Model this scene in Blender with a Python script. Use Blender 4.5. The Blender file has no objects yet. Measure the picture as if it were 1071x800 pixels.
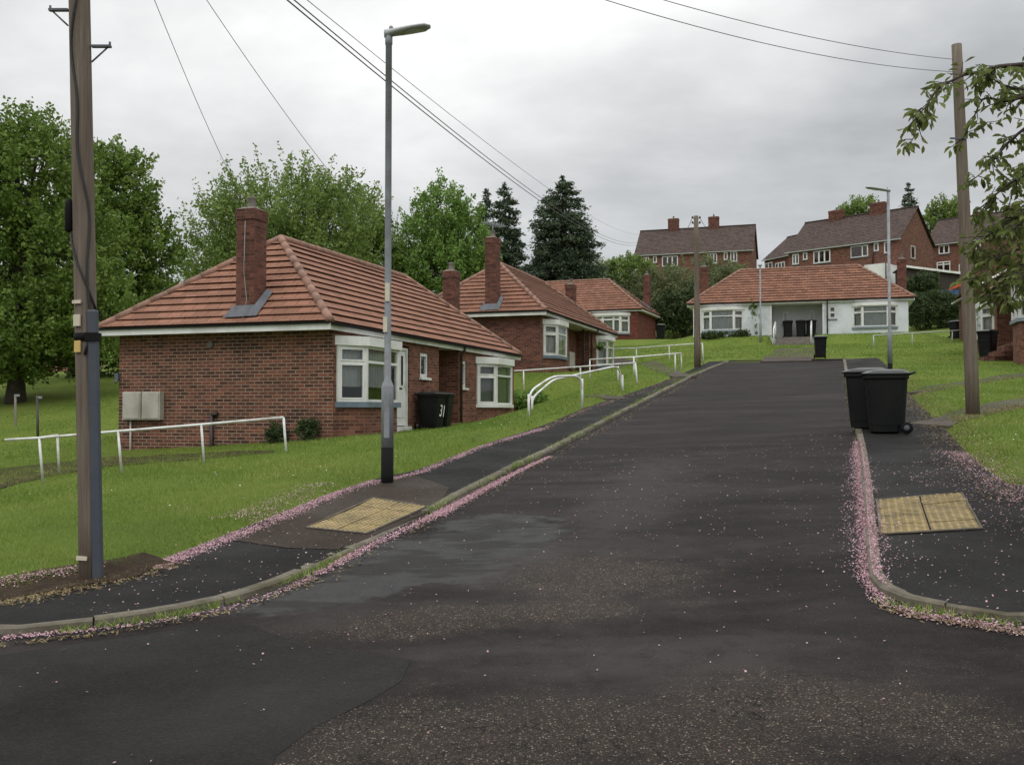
import bpy, math, random
import numpy as np
from mathutils import Vector, Matrix
from mathutils.geometry import delaunay_2d_cdt

rnd = random.Random(7)
rng = np.random.default_rng(11)
RAD = math.radians
sc = bpy.context.scene
COL = sc.collection

# ------------------------------------------------------------------ camera
F, PITCH, PW, PH = 1040.0, RAD(1.67), 1071.0, 800.0
cam_d = bpy.data.cameras.new('camera')
cam_d.lens = 36.0 * F / PW
cam_d.sensor_width = 36.0
cam_d.clip_end = 3000
cam_d.clip_start = 0.05
cam = bpy.data.objects.new('camera', cam_d)
cam.rotation_euler = (RAD(90) + PITCH, 0, 0)
COL.objects.link(cam)
sc.camera = cam


def ray(u, v):
    a, b = u - PW / 2, -(v - PH / 2)
    c, s = math.cos(PITCH), math.sin(PITCH)
    return Vector((a / F, c - b / F * s, s + b / F * c))


# ------------------------------------------------------------------ terrain
TH = RAD(17.55)
DV = (math.sin(TH), math.cos(TH))
RV = (math.cos(TH), -math.sin(TH))


def xyq(s, p):
    return s * DV[0] + p * RV[0], s * DV[1] + p * RV[1]


def sstep(a, b, x):
    t = np.clip((np.asarray(x, float) - a) / (b - a), 0, 1)
    return t * t * (3 - 2 * t)


_S = np.arange(-700, 900, 0.1)
_sl = 0.015 + 0.085 * sstep(2.5, 9, _S) + 0.07 * sstep(61, 68, _S) - 0.15 * sstep(104, 130, _S)
_Z = np.cumsum(_sl) * 0.1
_Z = _Z - np.interp(8.42, _S, _Z) - 1.366


def sp(x, y):
    return np.asarray(x) * DV[0] + np.asarray(y) * DV[1], np.asarray(x) * RV[0] + np.asarray(y) * RV[1]


def xy(s, p):
    return s * DV[0] + p * RV[0], s * DV[1] + p * RV[1]


# level pads the bungalows are cut into: (eave corner, heading, front overhang, length, [(local x, z)...], front fall-off, end fall-off)
PADS = [((-3.81, 20.80), RAD(18.1), 0.12, 12.5, ((0, 4, 8, 12.4), (-0.76, -0.57, -0.43, -0.35)), 3.7, (2.2, 5.5)),
        ((1.31, 38.15), RAD(18.3), 0.33, 12.1, ((0, 5, 8, 12), (1.36, 1.47, 1.62, 1.8)), 3.6, (0.9, 3.0)),
        ((-1.96, 73.92), RAD(110.8), 0.12, 11.2, ((0, 11), (4.85, 4.85)), 5.0, (5.0, 5.0)),
        ((10.83, 61.32), RAD(107.5), 0.12, 12.4, ((0, 12), (4.40, 4.42)), 3.0, (3.0, 3.0))]


def G(x, y):
    s, p = sp(x, y)
    z = np.interp(s, _S, _Z)
    fade = 1 - sstep(21, 36, s)
    z = z - 0.085 * np.clip(-p - 5.9, 0, 12) * fade
    for (ax, ay), th, of, L, (xs, zs), ff, ef in PADS:
        dx, dy = math.sin(th), math.cos(th)
        ox, oy = ax + dx * 0.35 - dy * of, ay + dy * 0.35 + dx * of
        lx = (x - ox) * dx + (y - oy) * dy
        ly = -(x - ox) * dy + (y - oy) * dx
        w = (1 - sstep(0.2, ef[0], -lx + (1.5 if L == 12.5 else 0))) * (1 - sstep(0.2, ef[1], lx - L)) * (1 - sstep(0.7, ff, -ly)) * (1 - sstep(0.3, 4.0, ly - 5.6))
        z = z * (1 - w) + np.interp(lx, xs, zs) * w
    return z


def g(x, y):
    return float(G(x, y))


def at(u, v, lift=0.11):
    d = ray(u, v)
    t, st = 3.0, 0.1
    while t < 400:
        P = d * t
        if P.z <= g(P.x, P.y) + lift:
            break
        t += st
        st = max(0.1, t * 0.01)
    lo, hi = t - st, t
    for _ in range(24):
        m = (lo + hi) / 2
        P = d * m
        if P.z <= g(P.x, P.y) + lift:
            hi = m
        else:
            lo = m
    return d * hi


def at_depth(u, v, D):
    d = ray(u, v)
    return d * (D / d.y)


# ------------------------------------------------------------------ node helper
class NT:
    def __init__(s, name):
        s.m = bpy.data.materials.new(name)
        s.m.use_nodes = True
        s.t = s.m.node_tree
        s.t.nodes.clear()

    def n(s, typ, **kw):
        nd = s.t.nodes.new(typ)
        for k, v in kw.items():
            if k.startswith('i_'):
                nd.inputs[k[2:].replace('_', ' ')].default_value = v
            else:
                setattr(nd, k, v)
        return nd

    def l(s, a, b):
        s.t.links.new(a, b)

    def co(s, kind='Object'):
        return s.n('ShaderNodeTexCoord').outputs[kind]

    def mapped(s, vec, scale=(1, 1, 1), loc=(0, 0, 0)):
        m = s.n('ShaderNodeMapping')
        m.inputs['Scale'].default_value = scale
        m.inputs['Location'].default_value = loc
        s.l(vec, m.inputs['Vector'])
        return m.outputs[0]

    def noise(s, vec, scale, detail=4, rough=0.55, dist=0.0):
        nd = s.n('ShaderNodeTexNoise')
        nd.inputs['Scale'].default_value = scale
        nd.inputs['Detail'].default_value = detail
        nd.inputs['Roughness'].default_value = rough
        nd.inputs['Distortion'].default_value = dist
        if vec is not None:
            s.l(vec, nd.inputs['Vector'])
        return nd.outputs['Fac']

    def ramp(s, fac, stops, interp='LINEAR'):
        nd = s.n('ShaderNodeValToRGB')
        cr = nd.color_ramp
        cr.interpolation = interp
        while len(cr.elements) < len(stops):
            cr.elements.new(0.5)
        for e, (p, c) in zip(cr.elements, stops):
            e.position = p
            if isinstance(c, (int, float)):
                c = (c, c, c)
            e.color = (*c, 1)
        s.l(fac, nd.inputs[0])
        return nd.outputs[0]

    def mix(s, fac, a, b, mode='MIX'):
        nd = s.n('ShaderNodeMix', data_type='RGBA', blend_type=mode)
        for k, val in ((0, fac), (6, a), (7, b)):
            if isinstance(val, (int, float)):
                nd.inputs[k].default_value = val
            elif isinstance(val, tuple):
                nd.inputs[k].default_value = (*val[:3], 1)
            else:
                s.l(val, nd.inputs[k])
        return nd.outputs[2]

    def math(s, op, a, b=0.0, clamp=False):
        nd = s.n('ShaderNodeMath', operation=op, use_clamp=clamp)
        for k, val in ((0, a), (1, b)):
            if isinstance(val, (int, float)):
                nd.inputs[k].default_value = val
            else:
                s.l(val, nd.inputs[k])
        return nd.outputs[0]

    def bump(s, h, strength=0.5, dist=0.02):
        nd = s.n('ShaderNodeBump')
        nd.inputs['Strength'].default_value = strength
        nd.inputs['Distance'].default_value = dist
        s.l(h, nd.inputs['Height'])
        return nd.outputs[0]

    def out(s, color, rough=0.8, bump=None, metal=0.0, spec=0.5, transl=None):
        b = s.n('ShaderNodeBsdfPrincipled')
        if isinstance(color, tuple):
            b.inputs['Base Color'].default_value = (*color[:3], 1)
        else:
            s.l(color, b.inputs['Base Color'])
        if isinstance(rough, (int, float)):
            b.inputs['Roughness'].default_value = rough
        else:
            s.l(rough, b.inputs['Roughness'])
        b.inputs['Metallic'].default_value = metal
        b.inputs['Specular IOR Level'].default_value = spec
        if bump is not None:
            s.l(bump, b.inputs['Normal'])
        o = s.n('ShaderNodeOutputMaterial')
        sh = b.outputs[0]
        if transl:
            tr = s.n('ShaderNodeBsdfTranslucent')
            if isinstance(color, tuple):
                tr.inputs['Color'].default_value = (*color[:3], 1)
            else:
                s.l(color, tr.inputs['Color'])
            mx = s.n('ShaderNodeMixShader')
            mx.inputs[0].default_value = transl
            s.l(sh, mx.inputs[1])
            s.l(tr.outputs[0], mx.inputs[2])
            sh = mx.outputs[0]
        s.l(sh, o.inputs['Surface'])
        return s.m


def m_plain(name, col, rough=0.6, var=0.25, scale=6.0, metal=0.0, spec=0.5, bump=0.0, dirt=None):
    t = NT(name)
    co = t.co()
    f = t.noise(co, scale, 6, 0.6)
    a = tuple(c * (1 - var) for c in col)
    b = tuple(min(1, c * (1 + var)) for c in col)
    c = t.ramp(f, [(0.3, a), (0.7, b)])
    if dirt:
        d = t.noise(co, scale * 0.35, 8, 0.7)
        c = t.mix(t.ramp(d, [(0.46, 0.0), (0.66, 0.85)]), c, dirt)
    bp = t.bump(t.noise(co, scale * 6, 4), bump, 0.01) if bump else None
    return t.out(c, rough, bp, metal, spec)


def m_brick(name, c1, c2, mortar, blot=(0.03, 0.02, 0.018), blot_amt=0.5, ms=0.008, low=None):
    t = NT(name)
    uv = t.co('UV')
    br = t.n('ShaderNodeTexBrick', offset=0.5, squash=1.0)
    for k, v in (('Scale', 1.0), ('Mortar Size', ms), ('Mortar Smooth', 0.25), ('Bias', 0.0), ('Brick Width', 0.225), ('Row Height', 0.0762)):
        br.inputs[k].default_value = v
    br.inputs['Color1'].default_value = (0, 0, 0, 1)
    br.inputs['Color2'].default_value = (1, 1, 1, 1)
    br.inputs['Mortar'].default_value = (0.5, 0.5, 0.5, 1)
    wob = t.noise(uv, 9, 3)
    wv = t.n('ShaderNodeVectorMath', operation='MULTIPLY_ADD')
    cmb = t.n('ShaderNodeCombineXYZ')
    t.l(wob, cmb.inputs[0]); t.l(wob, cmb.inputs[1])
    t.l(cmb.outputs[0], wv.inputs[0]); wv.inputs[1].default_value = (0.008, 0.008, 0); t.l(uv, wv.inputs[2])
    t.l(wv.outputs[0], br.inputs['Vector'])
    rb = t.noise(uv, 3.2, 6, 0.75)
    val = t.math('ADD', t.math('MULTIPLY', br.outputs['Color'], 0.62), t.math('MULTIPLY', rb, 0.5))
    mid = tuple((a + b) / 2 for a, b in zip(c1, c2))
    col = t.ramp(val, [(0.18, tuple(x * 0.55 for x in c1)), (0.38, c1), (0.62, mid), (0.9, c2)])
    bl = t.noise(uv, 0.9, 8, 0.75)
    col = t.mix(t.ramp(bl, [(0.48, 0.0), (0.7, blot_amt)]), col, blot)
    fine = t.noise(uv, 60, 3)
    col = t.mix(0.35, col, t.ramp(fine, [(0.3, 0.15), (0.7, 0.85)]), 'SOFT_LIGHT')
    mc = t.mix(t.ramp(t.noise(uv, 2.0, 6, 0.7), [(0.35, 0.0), (0.7, 0.75)]), mortar, tuple(x * 0.35 for x in mortar))
    col = t.mix(br.outputs['Fac'], col, mc)
    inv = t.math('SUBTRACT', 1.0, br.outputs['Fac'])
    h = t.math('ADD', t.math('MULTIPLY', inv, 0.8), t.math('MULTIPLY', fine, 0.3))
    return t.out(col, 0.9, t.bump(h, 0.6, 0.012), spec=0.2)


def m_tiles(name, c1, c2, dark, w=0.33, h=0.292, moss=None, amt=0.4):
    t = NT(name)
    uv = t.co('UV')
    br = t.n('ShaderNodeTexBrick', offset=0.5)
    for k, v in (('Scale', 1.0), ('Mortar Size', 0.012), ('Mortar Smooth', 0.3), ('Brick Width', w), ('Row Height', h)):
        br.inputs[k].default_value = v
    br.inputs['Color1'].default_value = (0, 0, 0, 1)
    br.inputs['Color2'].default_value = (1, 1, 1, 1)
    br.inputs['Mortar'].default_value = (0.3, 0.3, 0.3, 1)
    t.l(uv, br.inputs['Vector'])
    n1 = t.noise(uv, 1.1, 8, 0.7)
    val = t.math('ADD', t.math('MULTIPLY', br.outputs['Color'], 0.55), t.math('MULTIPLY', n1, 0.55))
    col = t.ramp(val, [(0.2, c1), (0.75, c2)])
    # diagonal weathering streak on every tile, as seen on the interlocking tiles
    st = t.noise(t.mapped(uv, (22, 3, 1)), 1.0, 5, 0.7)
    col = t.mix(t.ramp(st, [(0.5, 0.0), (0.72, amt)]), col, dark)
    if moss:
        col = t.mix(t.ramp(t.noise(uv, 0.8, 8, 0.8), [(0.55, 0.0), (0.72, 0.6)]), col, moss)
    col = t.mix(t.math('MULTIPLY', br.outputs['Fac'], 0.6), col, tuple(x * 0.4 for x in c1))
    hgt = t.math('ADD', t.math('MULTIPLY', t.math('SUBTRACT', 1.0, br.outputs['Fac']), 0.7), t.math('MULTIPLY', t.noise(uv, 50, 3), 0.3))
    return t.out(col, 0.85, t.bump(hgt, 0.5, 0.012), spec=0.25)


def m_glass():
    t = NT('window_glass')
    tr = t.n('ShaderNodeBsdfTransparent'); tr.inputs[0].default_value = (0.84, 0.87, 0.87, 1)
    gl = t.n('ShaderNodeBsdfGlossy'); gl.inputs['Roughness'].default_value = 0.02
    gl.inputs['Color'].default_value = (0.9, 0.92, 0.92, 1)
    wob = t.bump(t.noise(t.co(), 1.5, 2), 0.06, 0.1)
    t.l(wob, gl.inputs['Normal'])
    fr = t.n('ShaderNodeFresnel'); fr.inputs[0].default_value = 1.5
    mx = t.n('ShaderNodeMixShader')
    t.l(t.math('ADD', t.math('MULTIPLY', fr.outputs[0], 1.3), 0.03, True), mx.inputs[0])
    t.l(tr.outputs[0], mx.inputs[1]); t.l(gl.outputs[0], mx.inputs[2])
    o = t.n('ShaderNodeOutputMaterial'); t.l(mx.outputs[0], o.inputs[0])
    return t.m


def m_asphalt(name, base, light, rough=0.62, grit=0.5, cracks=False, wet=0.25):
    t = NT(name)
    co = t.co()
    n1 = t.noise(co, 0.35, 8, 0.65, 0.4)
    n2 = t.noise(co, 2.2, 8, 0.7)
    col = t.mix(t.ramp(n1, [(0.38, 0.0), (0.68, 1.0)]), base, light)
    col = t.mix(t.ramp(n2, [(0.42, 0.0), (0.75, 0.55)]), col, tuple(x * 0.5 for x in base))
    vor = t.n('ShaderNodeTexVoronoi', feature='F1'); vor.inputs['Scale'].default_value = 85
    t.l(co, vor.inputs['Vector'])
    sp_ = t.ramp(vor.outputs['Color'], [(0.45, 0.0), (0.95, 1.0)])
    col = t.mix(t.math('MULTIPLY', sp_, grit), col, (light[0] * 3.4, light[1] * 3.0, light[2] * 2.6))
    stn = t.noise(co, 55, 3, 0.6)
    hgt = t.math('ADD', t.math('MULTIPLY', vor.outputs['Distance'], 0.6), t.math('MULTIPLY', stn, 0.5))
    if cracks:
        v2 = t.n('ShaderNodeTexVoronoi', feature='DISTANCE_TO_EDGE'); v2.inputs['Scale'].default_value = 4.5
        wv = t.n('ShaderNodeVectorMath', operation='MULTIPLY_ADD')
        nz = t.n('ShaderNodeTexNoise'); nz.inputs['Scale'].default_value = 3; nz.inputs['Detail'].default_value = 6
        t.l(co, nz.inputs['Vector'])
        t.l(nz.outputs['Color'], wv.inputs[0]); wv.inputs[1].default_value = (0.35, 0.35, 0); t.l(co, wv.inputs[2])
        t.l(wv.outputs[0], v2.inputs['Vector'])
        zone = t.ramp(t.noise(co, 0.55, 4), [(0.45, 0.0), (0.6, 1.0)])
        cr = t.math('MULTIPLY', t.ramp(v2.outputs['Distance'], [(0.0, 1.0), (0.035, 0.0)]), zone)
        col = t.mix(t.math('MULTIPLY', cr, 0.85), col, (0.008, 0.008, 0.008))
        hgt = t.math('SUBTRACT', hgt, t.math('MULTIPLY', cr, 1.5))
    rg = t.ramp(t.noise(co, 0.8, 6, 0.6), [(0.35, max(0.3, rough - wet)), (0.7, min(1, rough + 0.25))])
    return t.out(col, rg, t.bump(hgt, 0.55, 0.012), spec=0.14)


def m_road(marks):
    """worn road: marks = dict of lists of (x, y, rx, ry, rot) ellipses for the patches that differ in surface"""
    t = NT('worn_road_asphalt')
    co = t.co()
    wob = t.noise(co, 1.3, 6, 0.65)
    wob2 = t.noise(co, 5.0, 5, 0.7)
    def mask(lst, lo, hi, amp=1.1):
        tot = None
        for x, y, rx, ry, rot in lst:
            mp = t.n('ShaderNodeMapping', vector_type='TEXTURE')
            mp.inputs['Location'].default_value = (x, y, 0); mp.inputs['Rotation'].default_value = (0, 0, rot); mp.inputs['Scale'].default_value = (rx, ry, 50)
            t.l(co, mp.inputs['Vector'])
            ln = t.n('ShaderNodeVectorMath', operation='LENGTH'); t.l(mp.outputs[0], ln.inputs[0])
            d = t.math('ADD', ln.outputs['Value'], t.math('MULTIPLY', t.math('SUBTRACT', wob, 0.5), amp * 1.6))
            d = t.math('ADD', d, t.math('MULTIPLY', t.math('SUBTRACT', wob2, 0.5), amp * 0.7))
            m = t.ramp(d, [(lo, 1.0), (hi, 0.0)])
            tot = m if tot is None else t.math('MAXIMUM', tot, m)
        return tot
    n1 = t.noise(t.mapped(co, (0.35, 1.1, 1)), 1.0, 9, 0.68, 0.6)
    n2 = t.noise(co, 4.0, 9, 0.75)
    col = t.ramp(n1, [(0.34, (0.0095, 0.0075, 0.0074)), (0.5, (0.0195, 0.0162, 0.0158)), (0.66, (0.036, 0.0306, 0.0292))])
    trk = mask(marks['track'], 0.3, 1.0)
    col = t.mix(t.math('MULTIPLY', trk, 0.8), col, (0.042, 0.0365, 0.0345))
    sm = mask(marks['smooth'], 0.78, 1.0)
    blot = t.ramp(t.noise(t.mapped(co, (1.2, 3.2, 1)), 1.1, 6, 0.6), [(0.47, 0.0), (0.56, 1.0)])
    smc = t.mix(t.math('MULTIPLY', blot, 0.85), t.ramp(t.noise(co, 30, 5, 0.8), [(0.3, (0.033, 0.0325, 0.0325)), (0.7, (0.050, 0.0492, 0.0488))]), (0.019, 0.0172, 0.0166))
    col = t.mix(sm, col, smc)
    gv = mask(marks['gravel'], 0.45, 1.05, 1.3)
    col = t.mix(t.math('MULTIPLY', gv, 0.5), col, (0.030, 0.0225, 0.018))
    col = t.mix(t.ramp(n2, [(0.48, 0.0), (0.72, 0.6)]), col, (0.007, 0.0065, 0.0062))
    grains = None
    for sc_, th, colr in ((105, 0.79, (0.125, 0.097, 0.07)), (170, 0.70, (0.085, 0.07, 0.055)), (70, 0.93, (0.2, 0.17, 0.135))):
        vor = t.n('ShaderNodeTexVoronoi', feature='F1'); vor.inputs['Scale'].default_value = sc_
        t.l(co, vor.inputs['Vector'])
        sep = t.n('ShaderNodeSeparateColor'); t.l(vor.outputs['Color'], sep.inputs[0])
        thr = t.math('SUBTRACT', th + 0.19, t.math('MULTIPLY', gv, 0.38))
        g1 = t.math('MULTIPLY', t.math('GREATER_THAN', sep.outputs[0], thr), t.math('LESS_THAN', vor.outputs['Distance'], 0.42))
        g1 = t.math('MULTIPLY', g1, t.math('SUBTRACT', 1.0, t.math('MULTIPLY', sm, 0.85)))
        col = t.mix(t.math('MULTIPLY', g1, sep.outputs[1]), col, colr)
        grains = g1 if grains is None else t.math('MAXIMUM', grains, g1)
    v2 = t.n('ShaderNodeTexVoronoi', feature='DISTANCE_TO_EDGE'); v2.inputs['Scale'].default_value = 4.2
    wv = t.n('ShaderNodeVectorMath', operation='MULTIPLY_ADD')
    nz = t.n('ShaderNodeTexNoise'); nz.inputs['Scale'].default_value = 3.5; nz.inputs['Detail'].default_value = 7
    t.l(co, nz.inputs['Vector']); t.l(nz.outputs['Color'], wv.inputs[0]); wv.inputs[1].default_value = (0.75, 0.75, 0); t.l(co, wv.inputs[2])
    t.l(wv.outputs[0], v2.inputs['Vector'])
    ck = mask(marks['crack'], 0.5, 1.0)
    cr = t.math('MULTIPLY', t.ramp(v2.outputs['Distance'], [(0.0, 1.0), (0.03, 0.0)]), ck)
    cr = t.math('MULTIPLY', cr, t.ramp(t.noise(co, 2.1, 5, 0.7), [(0.44, 0.0), (0.58, 1.0)]))
    col = t.mix(t.math('MULTIPLY', cr, 0.9), col, (0.004, 0.004, 0.004))
    h = t.math('ADD', t.math('MULTIPLY', grains, 0.5), t.math('MULTIPLY', t.noise(co, 60, 4, 0.7), 0.8))
    h = t.math('SUBTRACT', h, t.math('MULTIPLY', cr, 2.0))
    rg = t.math('SUBTRACT', 0.82, t.math('MULTIPLY', sm, 0.14))
    return t.out(col, rg, t.bump(h, 0.5, 0.01), spec=0.14)


def m_ground():
    t = NT('lawn_turf')
    co = t.co()
    n1 = t.noise(co, 0.5, 8, 0.65)
    n2 = t.noise(co, 6, 6, 0.7)
    n3 = t.noise(co, 45, 3, 0.6)
    c = t.ramp(n1, [(0.3, (0.105, 0.155, 0.026)), (0.55, (0.16, 0.215, 0.038)), (0.75, (0.215, 0.24, 0.06))])
    c = t.mix(t.ramp(n2, [(0.5, 0.0), (0.75, 0.7)]), c, (0.15, 0.19, 0.05))
    c = t.mix(t.ramp(n3, [(0.4, 0.0), (0.7, 0.55)]), c, (0.05, 0.085, 0.016))
    c = t.mix(t.ramp(t.noise(co, 0.9, 8, 0.8), [(0.62, 0.0), (0.78, 0.6)]), c, (0.17, 0.13, 0.06))
    return t.out(c, 0.95, t.bump(t.noise(co, 30, 5, 0.8), 0.9, 0.05), spec=0.1)


def m_soil():
    t = NT('bare_soil')
    co = t.co()
    c = t.ramp(t.noise(co, 7, 8, 0.75), [(0.3, (0.035, 0.026, 0.018)), (0.6, (0.085, 0.062, 0.042)), (0.8, (0.16, 0.125, 0.08))])
    return t.out(c, 0.95, t.bump(t.noise(co, 25, 6, 0.8), 1.0, 0.05), spec=0.1)


def m_leaf(name, c1, c2, c3, transl=0.35):
    t = NT(name)
    at_ = t.n('ShaderNodeAttribute', attribute_name='tint')
    c = t.ramp(at_.outputs['Fac'], [(0.0, c1), (0.5, c2), (1.0, c3)])
    return t.out(c, 0.6, None, spec=0.3, transl=transl)


def m_wood_pole():
    t = NT('weathered_pole_wood')
    co = t.co()
    gr = t.noise(t.mapped(co, (30, 30, 1.2)), 1.0, 6, 0.7)
    c = t.ramp(gr, [(0.3, (0.10, 0.078, 0.062)), (0.55, (0.175, 0.145, 0.115)), (0.75, (0.25, 0.215, 0.175))])
    big = t.noise(t.mapped(co, (2, 2, 0.6)), 1.0, 6)
    c = t.mix(t.ramp(big, [(0.4, 0.0), (0.7, 0.6)]), c, (0.12, 0.088, 0.065))
    return t.out(c, 0.88, t.bump(gr, 0.5, 0.01), spec=0.2)


M = {}
M['brick_end'] = m_brick('mottled_brown_brick', (0.095, 0.042, 0.031), (0.225, 0.083, 0.053), (0.34, 0.275, 0.205), (0.045, 0.026, 0.021), 0.75, 0.0095)
M['brick'] = m_brick('red_brick', (0.122, 0.05, 0.035), (0.25, 0.102, 0.067), (0.25, 0.18, 0.135), (0.075, 0.028, 0.02), 0.6, 0.008)
M['brick_red'] = m_brick('deep_red_brick', (0.125, 0.042, 0.032), (0.2, 0.065, 0.048), (0.15, 0.075, 0.055), (0.07, 0.02, 0.016), 0.6, 0.006)
M['brick_plain'] = m_brick('brown_purple_brick', (0.092, 0.036, 0.029), (0.185, 0.07, 0.05), (0.22, 0.155, 0.12), (0.05, 0.024, 0.02), 0.6, 0.008)
M['brick_far'] = m_brick('brown_red_brick', (0.13, 0.058, 0.043), (0.225, 0.098, 0.07), (0.22, 0.165, 0.135), (0.08, 0.038, 0.03), 0.5, 0.006)
M['brick_chimney'] = m_brick('sooty_chimney_brick', (0.115, 0.049, 0.037), (0.19, 0.08, 0.058), (0.18, 0.115, 0.09), (0.03, 0.017, 0.015), 0.9, 0.006)
M['tile'] = m_tiles('terracotta_tiles', (0.185, 0.09, 0.058), (0.285, 0.138, 0.09), (0.13, 0.07, 0.05), amt=0.28)
M['tile_old'] = m_tiles('weathered_terracotta_tiles', (0.165, 0.08, 0.053), (0.285, 0.136, 0.088), (0.11, 0.063, 0.046), moss=(0.11, 0.085, 0.045), amt=0.6)
M['tile_brown'] = m_tiles('dark_brown_tiles', (0.058, 0.04, 0.036), (0.11, 0.078, 0.068), (0.04, 0.03, 0.028), 0.26, 0.2, amt=0.5)
M['ridge'] = m_plain('ridge_tile_clay', (0.27, 0.15, 0.11), 0.85, 0.2, 5, dirt=(0.13, 0.09, 0.065))
M['white'] = m_plain('white_plastic', (0.74, 0.75, 0.73), 0.35, 0.04, 3, dirt=(0.52, 0.51, 0.47))
M['white_rail'] = m_plain('white_rail_paint', (0.66, 0.67, 0.66), 0.45, 0.08, 7, dirt=(0.36, 0.32, 0.26))
M['grey_rail'] = m_plain('grey_rail_paint', (0.36, 0.38, 0.36), 0.5, 0.1, 5)
M['render'] = m_plain('pale_grey_render', (0.66, 0.70, 0.725), 0.9, 0.05, 1.2, dirt=(0.40, 0.43, 0.44), bump=0.3)
M['porch_grey'] = m_plain('porch_grey_render', (0.60, 0.61, 0.615), 0.9, 0.06, 1.2)
M['blue_sill'] = m_plain('blue_grey_sill_paint', (0.12, 0.16, 0.20), 0.6, 0.2, 6)
M['grey_sill'] = m_plain('grey_sill_concrete', (0.2, 0.24, 0.27), 0.7, 0.2, 6)
M['black'] = m_plain('black_plastic', (0.008, 0.008, 0.0085), 0.75, 0.2, 6, spec=0.15)
M['bin'] = m_plain('black_bin_plastic', (0.006, 0.0066, 0.007), 0.5, 0.3, 4, spec=0.22, bump=0.1, dirt=(0.014, 0.0135, 0.012))
M['bin_lid'] = m_plain('bin_lid_plastic', (0.014, 0.0155, 0.016), 0.28, 0.35, 3, dirt=(0.03, 0.03, 0.028))
M['brown_pipe'] = m_plain('brown_black_pipe', (0.03, 0.02, 0.018), 0.5, 0.2)
M['dark'] = m_plain('painted_room_shade', (0.02, 0.02, 0.02), 0.9, 0.2)  # near-black colour stands in for the shade of an unlit interior
M['curtain'] = m_plain('net_curtain', (0.62, 0.63, 0.61), 0.9, 0.1, 4)
M['curtain_dim'] = m_plain('dim_net_curtain', (0.28, 0.29, 0.29), 0.9, 0.15, 4)
M['lead'] = m_plain('lead_flashing', (0.085, 0.095, 0.11), 0.55, 0.35, 5)
M['steel'] = m_plain('galvanised_steel', (0.27, 0.29, 0.30), 0.5, 0.16, 9, metal=0.25, dirt=(0.18, 0.19, 0.2))
M['lamp_grey'] = m_plain('lamp_grey_paint', (0.24, 0.26, 0.285), 0.5, 0.14, 7, dirt=(0.16, 0.16, 0.15))
M['lamp_head'] = m_plain('lantern_grey', (0.42, 0.44, 0.44), 0.5, 0.1, 6)
M['lamp_glass'] = m_plain('lantern_bowl', (0.55, 0.56, 0.52), 0.2, 0.06)
M['conduit'] = m_plain('blue_grey_conduit', (0.055, 0.068, 0.09), 0.5, 0.2, 5, dirt=(0.06, 0.065, 0.07))
M['wood_pole'] = m_wood_pole()
M['yellow'] = m_plain('yellow_tag', (0.6, 0.42, 0.14), 0.5, 0.1)
M['tag'] = m_plain('pale_tag', (0.6, 0.55, 0.42), 0.5, 0.1)
M['box_beige'] = m_plain('beige_meter_box', (0.44, 0.43, 0.37), 0.6, 0.09, 3, dirt=(0.3, 0.28, 0.22))
M['concrete'] = m_plain('kerb_concrete', (0.145, 0.128, 0.10), 0.95, 0.4, 5, dirt=(0.06, 0.052, 0.025), bump=0.6)
M['slab'] = m_plain('grey_step_concrete', (0.17, 0.15, 0.13), 0.9, 0.3, 5, bump=0.4)
M['tactile'] = m_plain('shaded_grimy_buff_concrete', (0.20, 0.15, 0.068), 0.9, 0.3, 9, dirt=(0.09, 0.075, 0.04), bump=0.4)  # grime plus the shade between studs, both put into the darker base
M['stud'] = m_plain('brightened_worn_buff_studs', (0.40, 0.31, 0.145), 0.85, 0.25, 9, dirt=(0.22, 0.175, 0.09))  # wear plus lit stud tops, both put into the lighter colour
M['asphalt_side'] = m_asphalt('worn_road_asphalt', (0.016, 0.0138, 0.0132), (0.026, 0.0228, 0.0213), 0.78, 0.4, True, 0.12)
M['asphalt_dark'] = m_asphalt('dark_road_asphalt', (0.0125, 0.0118, 0.0117), (0.0195, 0.0185, 0.0182), 0.8, 0.22, False, 0.15)
M['asphalt_grey'] = m_asphalt('smooth_grey_asphalt', (0.028, 0.0285, 0.0295), (0.040, 0.0402, 0.0405), 0.68, 0.15, False, 0.15)
M['asphalt_gravel'] = m_asphalt('worn_gravelly_asphalt', (0.022, 0.0175, 0.0145), (0.036, 0.029, 0.024), 0.85, 1.0, True)
M['asphalt_foot'] = m_asphalt('black_footway_asphalt', (0.0115, 0.0112, 0.0113), (0.0185, 0.0178, 0.0173), 0.8, 0.18, False, 0.15)
M['asphalt_brown'] = m_asphalt('brown_footway_asphalt', (0.024, 0.018, 0.0145), (0.043, 0.034, 0.027), 0.85, 0.3)
M['path'] = m_asphalt('garden_path_asphalt', (0.055, 0.046, 0.04), (0.085, 0.072, 0.062), 0.85, 0.25)
M['turf'] = m_ground()
M['soil'] = m_soil()
M['bark'] = m_plain('tree_bark', (0.055, 0.043, 0.033), 0.95, 0.4, 8, bump=0.8)
M['wood_dark'] = m_plain('dark_timber', (0.035, 0.026, 0.022), 0.8, 0.3, 6)
M['glass'] = m_glass()
M['cable'] = m_plain('cable_black', (0.02, 0.02, 0.022), 0.6, 0.1)
M['wire'] = m_plain('weathered_wire', (0.10, 0.105, 0.11), 0.6, 0.1)
M['orange'] = m_plain('orange_felt', (0.5, 0.08, 0.03), 0.7, 0.2)
M['blue'] = m_plain('blue_paint', (0.03, 0.10, 0.25), 0.6, 0.2)
M['pink'] = m_plain('pink_flower', (0.55, 0.14, 0.26), 0.7, 0.2)
M['pale'] = m_plain('pale_flower', (0.6, 0.5, 0.55), 0.7, 0.2)
M['door_grey'] = m_plain('grey_door', (0.3, 0.31, 0.31), 0.5, 0.1)
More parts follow.
